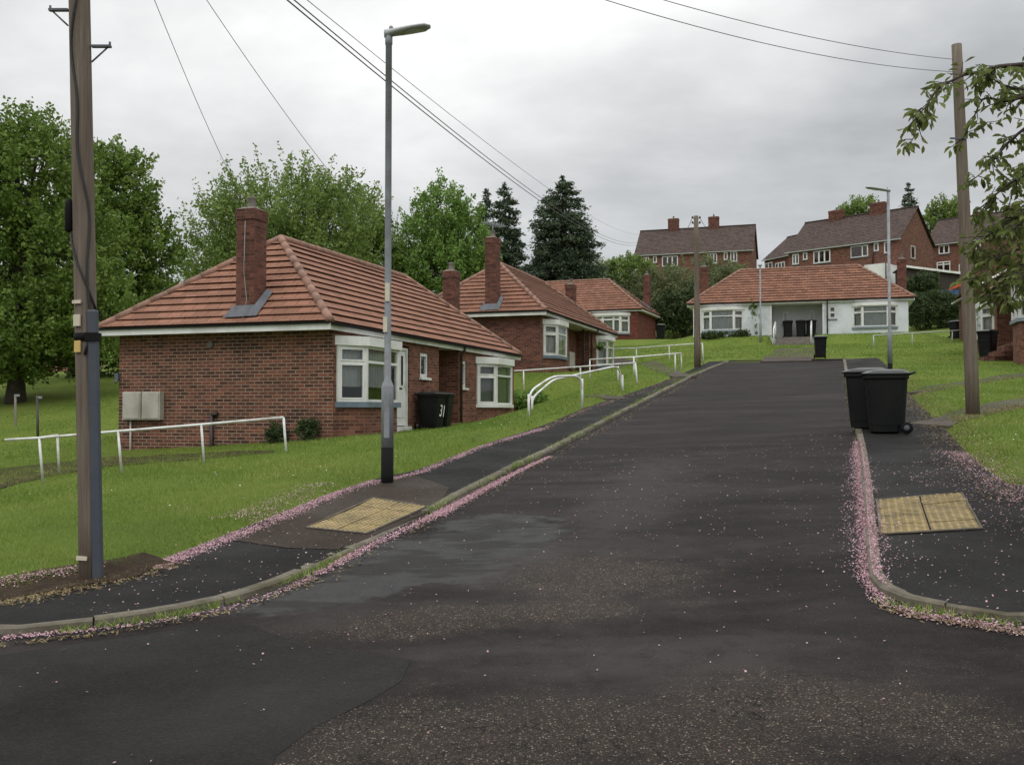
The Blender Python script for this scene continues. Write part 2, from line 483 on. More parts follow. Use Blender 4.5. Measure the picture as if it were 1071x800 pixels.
M['number'] = m_plain('white_paint', (0.75, 0.75, 0.72), 0.6, 0.1)
M['grass'] = m_leaf('grass_blades', (0.1045, 0.176, 0.0257), (0.1725, 0.2585, 0.0416), (0.2718, 0.308, 0.0842), 0.3)
M['straw'] = m_leaf('straw_clippings', (0.14, 0.095, 0.05), (0.22, 0.165, 0.085), (0.31, 0.25, 0.13), 0.1)
M['petal'] = m_leaf('blossom_petals', (0.34, 0.19, 0.19), (0.60, 0.36, 0.42), (0.70, 0.55, 0.57), 0.2)
M['daisy'] = m_leaf('daisies', (0.6, 0.6, 0.52), (0.7, 0.7, 0.65), (0.75, 0.75, 0.7), 0.1)
M['leaf_a'] = m_leaf('maple_leaves', (0.0851, 0.1418, 0.0243), (0.1418, 0.2228, 0.0405), (0.2339, 0.3105, 0.0675))
M['leaf_b'] = m_leaf('lime_leaves', (0.1121, 0.1755, 0.041), (0.1867, 0.2665, 0.0643), (0.2615, 0.338, 0.0994))
M['leaf_c'] = m_leaf('bright_leaves', (0.1063, 0.1938, 0.04), (0.175, 0.2937, 0.0625), (0.25, 0.375, 0.1))
M['leaf_d'] = m_leaf('grey_green_leaves', (0.108, 0.1323, 0.0607), (0.1688, 0.1958, 0.0891), (0.2295, 0.2565, 0.1283))
M['leaf_e'] = m_leaf('hedge_leaves', (0.0308, 0.0517, 0.0187), (0.055, 0.0825, 0.0286), (0.088, 0.121, 0.044), 0.2)
M['needle'] = m_leaf('conifer_needles', (0.0389, 0.0628, 0.0389), (0.0688, 0.1017, 0.0568), (0.1121, 0.1495, 0.0777), 0.15)
M['cherry'] = m_leaf('cherry_leaves', (0.102, 0.1104, 0.0396), (0.168, 0.207, 0.0594), (0.252, 0.3105, 0.099), 0.45)
M['blossom'] = m_leaf('white_blossom', (0.4, 0.42, 0.33), (0.5, 0.52, 0.42), (0.6, 0.6, 0.5), 0.3)


# ------------------------------------------------------------------ mesh builder
class MB:
    def __init__(s):
        s.v, s.f, s.mi, s.sm = [], [], [], []

    def add(s, verts, faces, mi=0, smooth=False, X=None):
        o = len(s.v)
        for p in verts:
            p = Vector(p)
            s.v.append(X @ p if X else p)
        for q in faces:
            s.f.append([i + o for i in q]); s.mi.append(mi); s.sm.append(smooth)
        return s

    def box(s, x0, x1, y0, y1, z0, z1, mi=0, X=None):
        v = [(x0, y0, z0), (x1, y0, z0), (x1, y1, z0), (x0, y1, z0), (x0, y0, z1), (x1, y0, z1), (x1, y1, z1), (x0, y1, z1)]
        f = [(0, 3, 2, 1), (4, 5, 6, 7), (0, 1, 5, 4), (1, 2, 6, 5), (2, 3, 7, 6), (3, 0, 4, 7)]
        return s.add(v, f, mi, False, X)

    def prism(s, poly, z0, z1, mi=0, X=None):
        n = len(poly)
        v = [(p[0], p[1], z0) for p in poly] + [(p[0], p[1], z1) for p in poly]
        f = [tuple(range(n))[::-1], tuple(range(n, 2 * n))] + [(i, (i + 1) % n, (i + 1) % n + n, i + n) for i in range(n)]
        return s.add(v, f, mi, False, X)

    def tube(s, path, r, n=8, mi=0, cap=True, X=None):
        path = [Vector(p) for p in path]
        if not hasattr(r, '__len__'):
            r = [r] * len(path)
        o = []
        up = Vector((0, 0, 1))
        prev = None
        for i, p in enumerate(path):
            a = path[max(0, i - 1)]; b = path[min(len(path) - 1, i + 1)]
            t = (b - a).normalized()
            if prev is None:
                ref = up if abs(t.z) < 0.9 else Vector((1, 0, 0))
                x = t.cross(ref).normalized()
            else:
                x = (prev - t * prev.dot(t)).normalized()
            prev = x
            y = t.cross(x)
            for k in range(n):
                a_ = 2 * math.pi * k / n
                o.append(p + (x * math.cos(a_) + y * math.sin(a_)) * r[i])
        f = []
        for i in range(len(path) - 1):
            for k in range(n):
                k2 = (k + 1) % n
                f.append((i * n + k, i * n + k2, (i + 1) * n + k2, (i + 1) * n + k))
        if cap:
            f.append(tuple(range(n))[::-1]); f.append(tuple(range((len(path) - 1) * n, len(path) * n)))
        return s.add(o, f, mi, True, X)

    def lathe(s, prof, n=16, c=(0, 0, 0), mi=0, X=None, smooth=True):
        o = []
        for r, z in prof:
            for k in range(n):
                a = 2 * math.pi * k / n
                o.append((c[0] + r * math.cos(a), c[1] + r * math.sin(a), c[2] + z))
        f = []
        for i in range(len(prof) - 1):
            for k in range(n):
                k2 = (k + 1) % n
                f.append((i * n + k, i * n + k2, (i + 1) * n + k2, (i + 1) * n + k))
        f.append(tuple(range(n))[::-1]); f.append(tuple(range((len(prof) - 1) * n, len(prof) * n)))
        return s.add(o, f, mi, smooth, X)

    def build(s, name, mats, parent=None, uv=True, bevel=0.0):
        me = bpy.data.meshes.new(name)
        me.from_pydata([tuple(p) for p in s.v], [], s.f)
        if not isinstance(mats, (list, tuple)):
            mats = [mats]
        for m in mats:
            me.materials.append(m)
        me.polygons.foreach_set('material_index', s.mi)
        me.polygons.foreach_set('use_smooth', s.sm)
        me.update()
        if uv:
            lay = me.uv_layers.new(name='UVMap')
            Z = Vector((0, 0, 1))
            for p in me.polygons:
                n = p.normal
                if abs(n.z) > 0.95:
                    t, b = Vector((1, 0, 0)), Vector((0, 1, 0))
                else:
                    t = Z.cross(n).normalized(); b = n.cross(t)
                for li in p.loop_indices:
                    co = me.vertices[me.loops[li].vertex_index].co
                    lay.data[li].uv = (co.dot(t), co.dot(b))
        o = bpy.data.objects.new(name, me)
        COL.objects.link(o)
        if parent is not None:
            o.parent = parent
        if bevel:
            b = o.modifiers.new('bevel', 'BEVEL'); b.width = bevel; b.segments = 2; b.limit_method = 'ANGLE'
        return o


def tag(o, label, cat, group=None, kind=None):
    o['label'] = label; o['category'] = cat
    if group: o['group'] = group
    if kind: o['kind'] = kind
    return o


def thing(name, label, cat, loc=(0, 0, 0), rotz=0.0, group=None):
    o = bpy.data.objects.new(name, None)
    o.empty_display_size = 0.2
    COL.objects.link(o)
    o.location = loc; o.rotation_euler = (0, 0, rotz)
    return tag(o, label, cat, group)


def copy_tree(o, parent=None):
    c = o.copy(); COL.objects.link(c)
    if parent is not None: c.parent = parent
    for ch in list(o.children):
        copy_tree(ch, c)
    return c


def fast_mesh(name, verts, nper, mat, parent=None, tint=None):
    """verts (N*nper,3) numpy, faces of nper consecutive verts"""
    me = bpy.data.meshes.new(name)
    nv = len(verts); nf = nv // nper
    me.vertices.add(nv)
    me.vertices.foreach_set('co', np.ascontiguousarray(verts, dtype=np.float32).ravel())
    me.loops.add(nv)
    me.loops.foreach_set('vertex_index', np.arange(nv, dtype=np.int32))
    me.polygons.add(nf)
    me.polygons.foreach_set('loop_start', np.arange(0, nv, nper, dtype=np.int32))
    me.update(calc_edges=True)
    if tint is not None:
        a = me.attributes.new('tint', 'FLOAT', 'FACE')
        a.data.foreach_set('value', np.ascontiguousarray(tint, dtype=np.float32))
    me.materials.append(mat)
    o = bpy.data.objects.new(name, me)
    COL.objects.link(o)
    if parent is not None: o.parent = parent
    return o


def unit(v):
    return v / np.maximum(np.linalg.norm(v, axis=1, keepdims=True), 1e-9)


def leaf_quads(c, axis, size, aspect=0.5, flat=0.0):
    """diamond leaves at centres c pointing along axis; returns verts (4N,3)"""
    n = len(c)
    axis = unit(axis)
    r = unit(rng.normal(size=(n, 3)) + np.array([0, 0, flat]))
    b = unit(np.cross(axis, r))
    L = (size * rng.uniform(0.7, 1.25, n))[:, None]
    W = L * aspect
    v = np.stack([c - axis * L * 0.5, c + b * W * 0.5 + axis * L * 0.05, c + axis * L * 0.5, c - b * W * 0.5 + axis * L * 0.05], 1)
    return v.reshape(-1, 3)


# ------------------------------------------------------------------ ground polygons
def px(pts, lift=0.1):
    return [at(u, v, lift) for u, v in pts]


def resample(pts, step):
    out = [Vector((pts[0][0], pts[0][1]))]
    for a, b in zip(pts[:-1], pts[1:]):
        a = Vector((a[0], a[1])); b = Vector((b[0], b[1]))
        n = max(1, int((b - a).length / step))
        for k in range(1, n + 1):
            out.append(a.lerp(b, k / n))
    return out


def smooth_poly(pts, it=2):
    pts = [Vector((p[0], p[1])) for p in pts]
    for _ in range(it):
        q = [pts[0]]
        for a, b in zip(pts[:-1], pts[1:]):
            q += [a.lerp(b, 0.25), a.lerp(b, 0.75)]
        q.append(pts[-1]); pts = q
    return pts


KL_px = [(0, 664), (60, 658), (120, 651), (180, 642), (240, 630), (290, 614), (330, 596), (380, 569), (450, 535), (520, 500), (600, 460), (650, 433), (700, 407), (735, 389), (762, 379)]
KR_px = [(1071, 652), (1028, 644), (984, 638), (945, 630), (921, 619), (912, 606), (910, 584), (908, 549), (905.6, 514), (901, 474), (894.7, 444), (888, 417), (883.5, 384), (882.3, 377)]
KL = [(p.x, p.y) for p in px(KL_px, 0.0)]
KR = [(p.x, p.y) for p in px(KR_px, 0.0)]
# straighten the far parts to the fitted kerb lines
sL, pL = sp(*np.array(KL).T); sR, pR = sp(*np.array(KR).T)
ends = max(sL.max(), sR.max())
S_END = 43.0
KL = [xy(float(min(s, S_END)), float(p)) for s, p in zip(sL, pL)]
KR = [xy(float(min(s, S_END)), float(p)) for s, p in zip(sR, pR)]
KL[-1] = xy(S_END, float(pL[-1])); KR[-1] = xy(S_END, float(pR[-1]))
KL = [(-60.0, KL[0][1] - 2.0), (-12.0, KL[0][1] - 0.25)] + KL
KR = [(60.0, KR[0][1] - 1.0), (14.0, KR[0][1] - 0.2)] + KR
KLs, KRs = smooth_poly(KL), smooth_poly(KR)
ROAD = [tuple(p) for p in KLs] + [tuple(p) for p in reversed(KRs)] + [(60, -14), (-60, -14)]
PL_px = [(0, 622), (85, 607), (140, 596), (178, 581), (238, 558), (298, 534), (353, 513), (400, 498), (440, 491), (500, 466), (569, 445), (611, 426), (674, 406), (700, 396), (722, 387), (742, 378)]
PR_px = [(1071, 518), (1028, 488), (1006, 468), (984, 443), (962, 424), (945, 405), (934, 392), (926, 380), (917, 374)]
PLo = [(p.x, p.y) for p in px(PL_px, 0.06)]
PRo = [(p.x, p.y) for p in px(PR_px, 0.06)]
PLo = [(-60, PLo[0][1] - 1.0), (-12, PLo[0][1] - 0.1)] + PLo
PRo = [(60, PRo[0][1] + 0.5), (12, PRo[0][1] + 0.3)] + PRo
PLo, PRo = smooth_poly(PLo), smooth_poly(PRo)
s_ = sp(KLs[-1][0], KLs[-1][1])[0]
PAVL = [tuple(p) for p in KLs] + [tuple(p) for p in reversed(PLo)]
PAVR = [tuple(p) for p in KRs] + [tuple(p) for p in reversed(PRo)]


def inside(poly, X, Y):
    P = np.array([(p[0], p[1]) for p in poly]); r = np.zeros(np.shape(X), bool)
    x1, y1 = P[:, 0], P[:, 1]; x2, y2 = np.roll(x1, -1), np.roll(y1, -1)
    for a, b, c, d in zip(x1, y1, x2, y2):
        if b == d: continue
        k = ((b > Y) != (d > Y)) & (X < (c - a) * (Y - b) / (d - b) + a)
        r ^= k
    return r


def pdist(line, X, Y, closed=False):
    P = [(p[0], p[1]) for p in line]
    if closed: P = P + [P[0]]
    best = np.full(np.shape(X), 1e9)
    for (a, b), (c, d) in zip(P[:-1], P[1:]):
        dx, dy = c - a, d - b; L = dx * dx + dy * dy + 1e-12
        t = np.clip(((X - a) * dx + (Y - b) * dy) / L, 0, 1)
        best = np.minimum(best, np.hypot(X - a - t * dx, Y - b - t * dy))
    return best


TAC_L_px = [(321, 551), (390, 522), (447, 529), (383, 557)]
TAC_R_px = [(917, 523), (1006, 518), (1027, 553), (921, 558)]
tcl = at(415, 543, 0.05); tcr = at(917, 540, 0.05)


def drop(x, y):
    """how much the pavement dips at the crossings"""
    a = 1 - sstep(0.7, 1.8, np.hypot(np.asarray(x) - tcl.x, np.asarray(y) - tcl.y))
    b = 1 - sstep(0.6, 1.5, np.hypot(np.asarray(x) - tcr.x, np.asarray(y) - tcr.y))
    return 0.035 * np.maximum(a, b)


def pave_z(x, y):
    return G(x, y) + 0.056 - drop(x, y)


def drape(name, poly, zf, mat, step=0.5, skirt=0.0, label=None, cat=None, kind='structure', jitter=0.0):
    """sheet over polygon; height from zf(x,y)"""
    P = resample(list(poly) + [poly[0]], step)[:-1]
    if jitter:
        P = [p + Vector((rnd.uniform(-jitter, jitter), rnd.uniform(-jitter, jitter))) for p in P]
    n = len(P)
    xs = [p[0] for p in P]; ys = [p[1] for p in P]
    gx = np.arange(min(xs) + step / 2, max(xs), step); gy = np.arange(min(ys) + step / 2, max(ys), step)
    X, Y = np.meshgrid(gx, gy)
    k = inside(P, X, Y) & (pdist(P, X, Y, True) > step * 0.35)
    V = [Vector(p) for p in P] + [Vector((a, b)) for a, b in zip(X[k], Y[k])]
    vo, eo, fo, *_ = delaunay_2d_cdt(V, [(i, (i + 1) % n) for i in range(n)], [], 1, 1e-5)
    xa = np.array([v[0] for v in vo]); ya = np.array([v[1] for v in vo]); z = zf(xa, ya)
    b = MB()
    b.add([(x, y, zz) for x, y, zz in zip(xa, ya, z)], [tuple(f) for f in fo], 0, True)
    if skirt:
        vz = zf(np.array(xs), np.array(ys))
        o = [(x, y, zz) for x, y, zz in zip(xs, ys, vz)] + [(x, y, zz - skirt) for x, y, zz in zip(xs, ys, vz)]
        b.add(o, [(i, i + n, (i + 1) % n + n, (i + 1) % n) for i in range(n)])
    ob = b.build(name, mat, uv=False)
    # make sure the sheet faces up
    me = ob.data
    if sum(p.normal.z for p in me.polygons) < 0:
        me.flip_normals()
    if label: tag(ob, label, cat)
    if kind: ob['kind'] = kind
    return ob


def lift_fn(h):
    return lambda x, y: G(x, y) + h


def grass_off(X, Y):
    """height of the turf above the base terrain"""
    inr = inside(ROAD, X, Y); dr = pdist(KLs, X, Y); dr = np.minimum(dr, pdist(KRs, X, Y))
    off = np.where(inr, -0.3, -0.3 + 0.30 * sstep(0.15, 0.5, dr))
    inp = inside(PAVL, X, Y) | inside(PAVR, X, Y)
    do = np.minimum(pdist(PLo, X, Y), pdist(PRo, X, Y))
    out = ~inr & ~inp
    off = np.where(out, 0.0 + 0.105 * sstep(0.0, 0.4, do), off - 0.03)
    wx = (X - 10.83) * math.sin(RAD(107.5)) + (Y - 61.32) * math.cos(RAD(107.5)) - 0.35
    wy = -(X - 10.83) * math.cos(RAD(107.5)) + (Y - 61.32) * math.sin(RAD(107.5))
    off = np.where((wx > 4.75) & (wx < 7.2) & (wy > -2.9) & (wy < 0.3), -0.55, off)
    s, p = sp(X, Y)
    off = np.where(out & (np.abs(p + 2) < 3.6) & (s > 40) & (s < 44.2), np.minimum(off, 0.02), off)
    return off


def soft(x, y):
    return G(x, y) + np.maximum(grass_off(x, y) + 0.014 + 0.012 * np.sin(x * 9.1) * np.sin(y * 8.3), 0.068)


# ground sheet (turf): grid along the road axes
sl = np.concatenate([-np.geomspace(1, 600, 20)[::-1] - 4, np.arange(-4, 30, 0.25), np.arange(30, 70, 0.5), np.arange(70, 130, 2), 130 + np.geomspace(2, 700, 14)])
pl = np.concatenate([-np.geomspace(1, 600, 22)[::-1] - 32, np.arange(-32, -24, 0.8), np.arange(-24, 9, 0.25), np.arange(9, 40, 1.0), 40 + np.geomspace(1, 600, 20)])
SS, PP = np.meshgrid(sl, pl)
XX, YY = xy(SS, PP)
ZZ = G(XX, YY) + grass_off(XX, YY) + (np.sin(XX * 1.7 + 0.3 * YY) * np.sin(YY * 1.3)) * 0.012
nr, nc = SS.shape
idx = np.arange(nr * nc).reshape(nr, nc)
fc = np.stack([idx[:-1, :-1], idx[1:, :-1], idx[1:, 1:], idx[:-1, 1:]], -1).reshape(-1, 4)
me = bpy.data.meshes.new('lawn')
me.from_pydata(np.stack([XX, YY, ZZ], -1).reshape(-1, 3).tolist(), [], fc.tolist())
if me.polygons[0].normal.z < 0: me.flip_normals()
me.materials.append(M['turf'])
me.polygons.foreach_set('use_smooth', [True] * len(me.polygons))
lawn = bpy.data.objects.new('lawn', me); COL.objects.link(lawn)
tag(lawn, 'green sloping lawns and ground around the bungalows', 'lawn', kind='structure')

def el(u, v, rx, ry, rot=0.0):
    P_ = at(u, v, 0)
    return (P_.x, P_.y, rx, ry, rot)


M['road'] = m_road(dict(
    smooth=[el(440, 588, 1.25, 1.0, 0.5), el(345, 618, 1.0, 0.55, 0.5), el(520, 556, 0.9, 0.9, 0.6)],
    track=[el(600, 590, 1.3, 2.2, -0.1), el(660, 520, 0.8, 4.5, -0.32), el(700, 690, 1.6, 0.6)],
    gravel=[el(430, 655, 1.1, 0.45, 0.15), el(520, 640, 1.3, 0.35), el(640, 600, 1.2, 1.0), el(560, 770, 2.6, 0.8), el(880, 745, 1.2, 0.9), el(420, 800, 1.8, 0.5)],
    crack=[el(540, 775, 1.7, 0.8), el(860, 740, 1.0, 0.7), el(700, 800, 2.5, 0.5)]))
drape('road', ROAD, lift_fn(0.0), M['road'], 0.6, label='dark worn asphalt road climbing between the kerbs', cat='road')
GG = lambda x, y: pave_z(x, y)
drape('pavement', PAVL, GG, M['asphalt_foot'], 0.4, 0.12, label='black asphalt footway on the left side of the road', cat='pavement')
drape('pavement', PAVR, GG, M['asphalt_foot'], 0.4, 0.12, label='black asphalt footway on the right side with petals', cat='pavement')
# head of the road where it meets the lawn
hp = [xy(S_END, float(pL[-1]) - 0.0), xy(S_END, float(pR[-1]) + 0.0), xy(S_END + 0.5, float(pR[-1]) + 0.1), xy(S_END + 0.5, float(pL[-1]) - 0.1)]
drape('road_edge', hp, lift_fn(0.06), M['asphalt_brown'], 0.4, 0.1, label='low dark edging where the road ends at the lawn', cat='road edge')


def px_poly(pts, lift):
    return [(p.x, p.y) for p in px(pts, lift)]


drape('asphalt_patch', px_poly([(-30, 690), (60, 676), (150, 664), (224, 650), (262, 654), (300, 668), (360, 680), (430, 690), (420, 712), (388, 732), (330, 760), (290, 790), (270, 830), (-60, 830)], 0), lift_fn(0.003), M['asphalt_dark'], 0.16, label='smooth dark asphalt patch at the left of the junction', cat='asphalt patch', skirt=0.012)
drape('pavement_patch', px_poly([(232, 561), (300, 535), (353, 515), (400, 501), (430, 494), (470, 508), (462, 520), (448, 530), (383, 558), (352, 571), (300, 570)], 0.08), lambda x, y: pave_z(x, y) + 0.005, M['asphalt_brown'], 0.25, label='brown footway patch round the left tactile paving', cat='pavement patch')

# kerbs: stones with open joints
def kerb(line, side, label):
    P = resample(line, 0.05)
    b = MB()
    acc, start = 0.0, 0
    segs = []
    for i in range(1, len(P)):
        acc += (P[i] - P[i - 1]).length
        if acc > 0.9 or i == len(P) - 1:
            segs.append((start, i)); start = i; acc = 0
    for a, c in segs:
        pts = P[a:c + 1]
        if len(pts) < 5 or pts[0].length > 60 and pts[-1].length > 60: continue
        nn = len(pts) - 1
        pts = [pts[0].lerp(pts[1], 0.06), pts[nn // 3], pts[2 * nn // 3], pts[-1].lerp(pts[-2], 0.06)]
        jz = rnd.uniform(-0.006, 0.008); jw = rnd.uniform(-0.008, 0.008)
        v = []
        for i, p in enumerate(pts):
            t = (pts[min(i + 1, 3)] - pts[max(0, i - 1)]).normalized()
            n = Vector((-t.y, t.x)) * side
            z = g(p.x, p.y); top = z + 0.062 - float(drop(p.x, p.y)) + jz
            for off, h in ((-0.035 + jw, z - 0.1), (-0.025 + jw, top - 0.018), (-0.005 + jw, top), (0.075, top), (0.078, z - 0.1)):
                q = p + n * off; v.append((q.x, q.y, h))
        f = []
        for i in range(3):
            for k in range(4):
                f.append((i * 5 + k, (i + 1) * 5 + k, (i + 1) * 5 + k + 1, i * 5 + k + 1))
        f += [(0, 1, 2, 3, 4), (19, 18, 17, 16, 15)]
        if side < 0: f = [q[::-1] for q in f]
        b.add(v, f)
    o = b.build('kerb', M['concrete'], uv=False)
    return tag(o, label, 'kerb', kind='structure')


kerb(KLs, 1, 'mossy concrete kerb stones along the left footway')
kerb(KRs, -1, 'concrete kerb stones along the right footway')


def strip(name, pts_px, w, mat, label, lift=0.13, cat='path', xyz=None):
    c = [Vector((p[0], p[1])) for p in (xyz or px(pts_px, 0.12))]
    c = smooth_poly(c, 2)
    L, Rr = [], []
    for i, p in enumerate(c):
        t = (c[min(i + 1, len(c) - 1)] - c[max(0, i - 1)]).normalized()
        n = Vector((-t.y, t.x)) * w / 2
        L.append(p + n); Rr.append(p - n)
    return drape(name, [tuple(p) for p in L] + [tuple(p) for p in reversed(Rr)], soft, mat, 0.35, 0.1, label=label, cat=cat, jitter=0.03)


strip('footpath', [(822, 376), (828, 370), (834, 364)], 2.0, M['path'], 'grey footpath from the road end to the white bungalow steps')
strip('footpath', [(970, 441), (995, 436), (1020, 430), (1071, 419), (1130, 408)], 0.75, M['path'], 'narrow footpath past the foot of the right pole')
strip('footpath', [(962, 408.5), (985, 404), (1015, 399.5), (1071, 391), (1130, 384)], 0.6, M['path'], 'narrow upper footpath across the right lawn')
strip('footpath', [(652, 413), (634, 413.5), (616, 413)], 0.8, M['path'], 'narrow footpath from the footway towards the second bungalow')
strip('footpath', [(716, 392), (690, 386), (664, 381), (640, 378)], 0.8, M['path'], 'narrow footpath below the topmost white handrails')

drape('soil_bed', px_poly([(-40, 640), (0, 621), (85, 606), (140, 595), (178, 581), (150, 576), (110, 584), (60, 593), (0, 603), (-40, 610)], 0.12), soft, M['soil'], 0.15, 0.1, label='bare soil along the grass edge round the left pole', cat='soil', jitter=0.06)
drape('soil_bed', px_poly([(-30, 518), (45, 499), (115, 487), (185, 482), (285, 473), (285, 470), (180, 475), (115, 478), (60, 483), (0, 490), (-30, 495)], 0.12), soft, M['soil'], 0.3, 0.1, label='dark soil strip along the foot of the brick end wall', cat='soil', jitter=0.06)


# tactile paving
def tactile(pts_px, label, nu, nv):
    q = px(pts_px, 0.04)
    c = sum(q, Vector()) / 4
    root = thing('tactile_paving', label, 'tactile paving', (0, 0, 0), 0, 'buff tactile slabs at the crossing')
    def P(u, v, h):
        p = q[0].lerp(q[1], u).lerp(q[3].lerp(q[2], u), v)
        return Vector((p.x, p.y, float(pave_z(p.x, p.y)) + h))
    for i in range(nu):
        for j in range(nv):
            u0, u1 = (i + 0.018) / nu, (i + 0.982) / nu; v0, v1 = (j + 0.018) / nv, (j + 0.982) / nv
            h = 0.012 + rnd.uniform(-0.002, 0.003)
            b = d = MB()
            top = [P(u0, v0, h), P(u1, v0, h), P(u1, v1, h), P(u0, v1, h)]
            bot = [p - Vector((0, 0, 0.05)) for p in top]
            b.add(bot + top, [(4, 5, 6, 7), (0, 1, 5, 4), (1, 2, 6, 5), (2, 3, 7, 6), (3, 0, 4, 7)])
            K = 6
            for a in range(K):
                for e in range(K):
                    cc = P(u0 + (u1 - u0) * (a + 0.5) / K, v0 + (v1 - v0) * (e + 0.5) / K, h)
                    d.lathe([(0.02, -0.004), (0.0185, 0.006), (0.012, 0.009)], 7, cc, mi=1)
            b.build('slab', [M['tactile'], M['stud']], root, uv=False)
    # thin edging frame
    e = MB()
    for (a0, a1), (b0, b1) in (((0, 0), (1, 0)), ((0, 0), (0, 1)), ((1, 0), (1, 1)), ((0, 1), (1, 1))):
        A, B = P(a0, a1, 0.013), P(b0, b1, 0.013)
        e.tube([A, (A + B) / 2, B], 0.012, 5)
    e.build('edging', M['concrete'], root, uv=False)


tactile(TAC_L_px, 'buff blister tactile paving slabs on the left footway', 4, 2)
tactile(TAC_R_px, 'buff blister tactile paving slabs strewn with petals on the right footway', 2, 4)


# ------------------------------------------------------------------ houses
def frame_xyz(P0, P1, z0):
    """matrix: x along P0->P1, y inward (left of travel), z up"""
    d = Vector((P1[0] - P0[0], P1[1] - P0[1], 0)).normalized()
    n = Vector((-d.y, d.x, 0))
    X = Matrix(((d.x, n.x, 0, P0[0]), (d.y, n.y, 0, P0[1]), (0, 0, 1, z0), (0, 0, 0, 1)))
    return X, math.hypot(P1[0] - P0[0], P1[1] - P0[1])


def glaze(fr, pn, X, w, h, cols=(0.0, 1.0), transom=None, bar=0.055, sash=True):
    """window set in a plane: frame bars into fr, one pane into pn; local x 0..w, y<0 outside, z 0..h"""
    fr.box(0, w, -0.03, 0.05, 0, bar, X=X); fr.box(0, w, -0.03, 0.05, h - bar, h, X=X)
    for c in cols:
        x = c * w
        x0, x1 = (0, bar) if c == 0 else (w - bar, w) if c == 1 else (x - bar / 2, x + bar / 2)
        fr.box(x0, x1, -0.028, 0.048, bar, h - bar, X=X)
    cells = list(zip(cols[:-1], cols[1:]))
    for i, (a, c) in enumerate(cells):
        x0 = a * w + (bar if a == 0 else bar / 2); x1 = c * w - (bar if c == 1 else bar / 2)
        tr = transom[i] if isinstance(transom, (list, tuple)) else transom
        zs = [(bar, h - bar)]
        if tr:
            zt = tr * h
            fr.box(x0, x1, -0.026, 0.046, zt - bar / 2, zt + bar / 2, X=X)
            zs = [(bar, zt - bar / 2), (zt + bar / 2, h - bar)]
        if sash and (x1 - x0) < 0.75:
            s = 0.035
            for za, zb in zs:
                fr.box(x0, x0 + s, -0.04, 0.03, za, zb, X=X); fr.box(x1 - s, x1, -0.04, 0.03, za, zb, X=X)
                fr.box(x0 + s, x1 - s, -0.04, 0.03, za, za + s, X=X); fr.box(x0 + s, x1 - s, -0.04, 0.03, zb - s, zb, X=X)
    pn.add([(bar * 0.5, 0.012, bar * 0.5), (w - bar * 0.5, 0.012, bar * 0.5), (w - bar * 0.5, 0.012, h - bar * 0.5), (bar * 0.5, 0.012, h - bar * 0.5)], [(0, 1, 2, 3)], X=X)


def curtain_mesh(b, X, w, z0, z1, y=0.14, amp=0.02, pitch=0.13):
    n = max(6, int(w / pitch * 6))
    v = []
    for i in range(n + 1):
        x = w * i / n
        yy = y + amp * math.sin(x / pitch * 2 * math.pi) + rnd.uniform(-0.004, 0.004)
        v += [(x, yy, z0), (x, yy, z1)]
    b.add(v, [(2 * i, 2 * i + 2, 2 * i + 3, 2 * i + 1) for i in range(n)], 0, True, X)


def flat_window(root, X, w, h, cols=(0, 1), transom=None, sill='white', name='window', curtain=True, dim=False, sill_d=0.07):
    fr, pn = MB(), MB()
    glaze(fr, pn, X, w, h, cols, transom)
    o = fr.build(name, M['white'], root, uv=False)
    pn.build('pane', M['glass'], o, uv=False)
    if sill:
        b = MB(); b.box(-0.06, w + 0.06, -sill_d, 0.02, -0.06, -0.003, X=X)
        b.build('sill', M[sill] if sill in M else M['white'], o, uv=False)
    if curtain:
        b = MB(); curtain_mesh(b, X, w, 0.03, h - 0.02, 0.10)
        b.build('curtain', M['curtain_dim' if dim else 'curtain'], o, uv=False)
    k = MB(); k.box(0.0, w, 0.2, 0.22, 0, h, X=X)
    k.build('painted_room_shade', M['dark'], o, uv=False)  # dark panel behind the curtain, room shade put into its colour
    return o


def bay(root, u0, u1, zs, zt, zb, sill='blue_sill', brick='brick', cols=(0, 1), transom=0.74, proj=0.42, side=0.52, curtain_low=0.0, dim=False, fas=0.2):
    pts = [(u0, 0), (u0 + side, -proj), (u1 - side, -proj), (u1, 0)]
    fr, pn, cu = MB(), MB(), MB()
    h = zt - zs
    for k in range(3):
        X, w = frame_xyz(pts[k], pts[k + 1], zs)
        glaze(fr, pn, X, w, h, cols if k == 1 else (0, 1), transom if k == 1 else 0.7)
        curtain_mesh(cu, X, w, curtain_low * h, h - 0.02, 0.13)
    for k in (0, 1, 2, 3):     # corner posts
        fr.box(pts[k][0] - 0.045, pts[k][0] + 0.045, pts[k][1] - 0.035, pts[k][1] + 0.05, zs, zt)
    o = fr.build('bay_window', M['white'], root, uv=False)
    pn.build('pane', M['glass'], o, uv=False)
    cu.build('curtain', M['curtain_dim' if dim else 'curtain'], o, uv=False)
    e = 0.09
    def grow(d):
        return [(u0 - d, 0.0), (u0 + side - d * 0.4, -proj - d), (u1 - side + d * 0.4, -proj - d), (u1 + d, 0.0)]
    b = MB(); b.prism(grow(0.11), zt, zt + fas); b.build('bay_roof', M['white'], o, uv=False)
    b = MB(); b.prism(grow(e), zs - (0.12 if sill != 'white' else 0.09), zs - 0.002); b.build('sill', M[sill], o, uv=False)
    b = MB(); b.prism([(p[0], p[1] if i in (1, 2) else 0.0) for i, p in enumerate(pts)], zb, zs - 0.10); b.build('bay_wall', M[brick], o)
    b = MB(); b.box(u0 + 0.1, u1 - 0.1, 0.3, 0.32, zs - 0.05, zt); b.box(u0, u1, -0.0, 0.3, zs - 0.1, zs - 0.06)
    b.build('painted_room_shade', M['dark'], o, uv=False)  # dark backing inside the bay, unlit room painted as colour
    return o


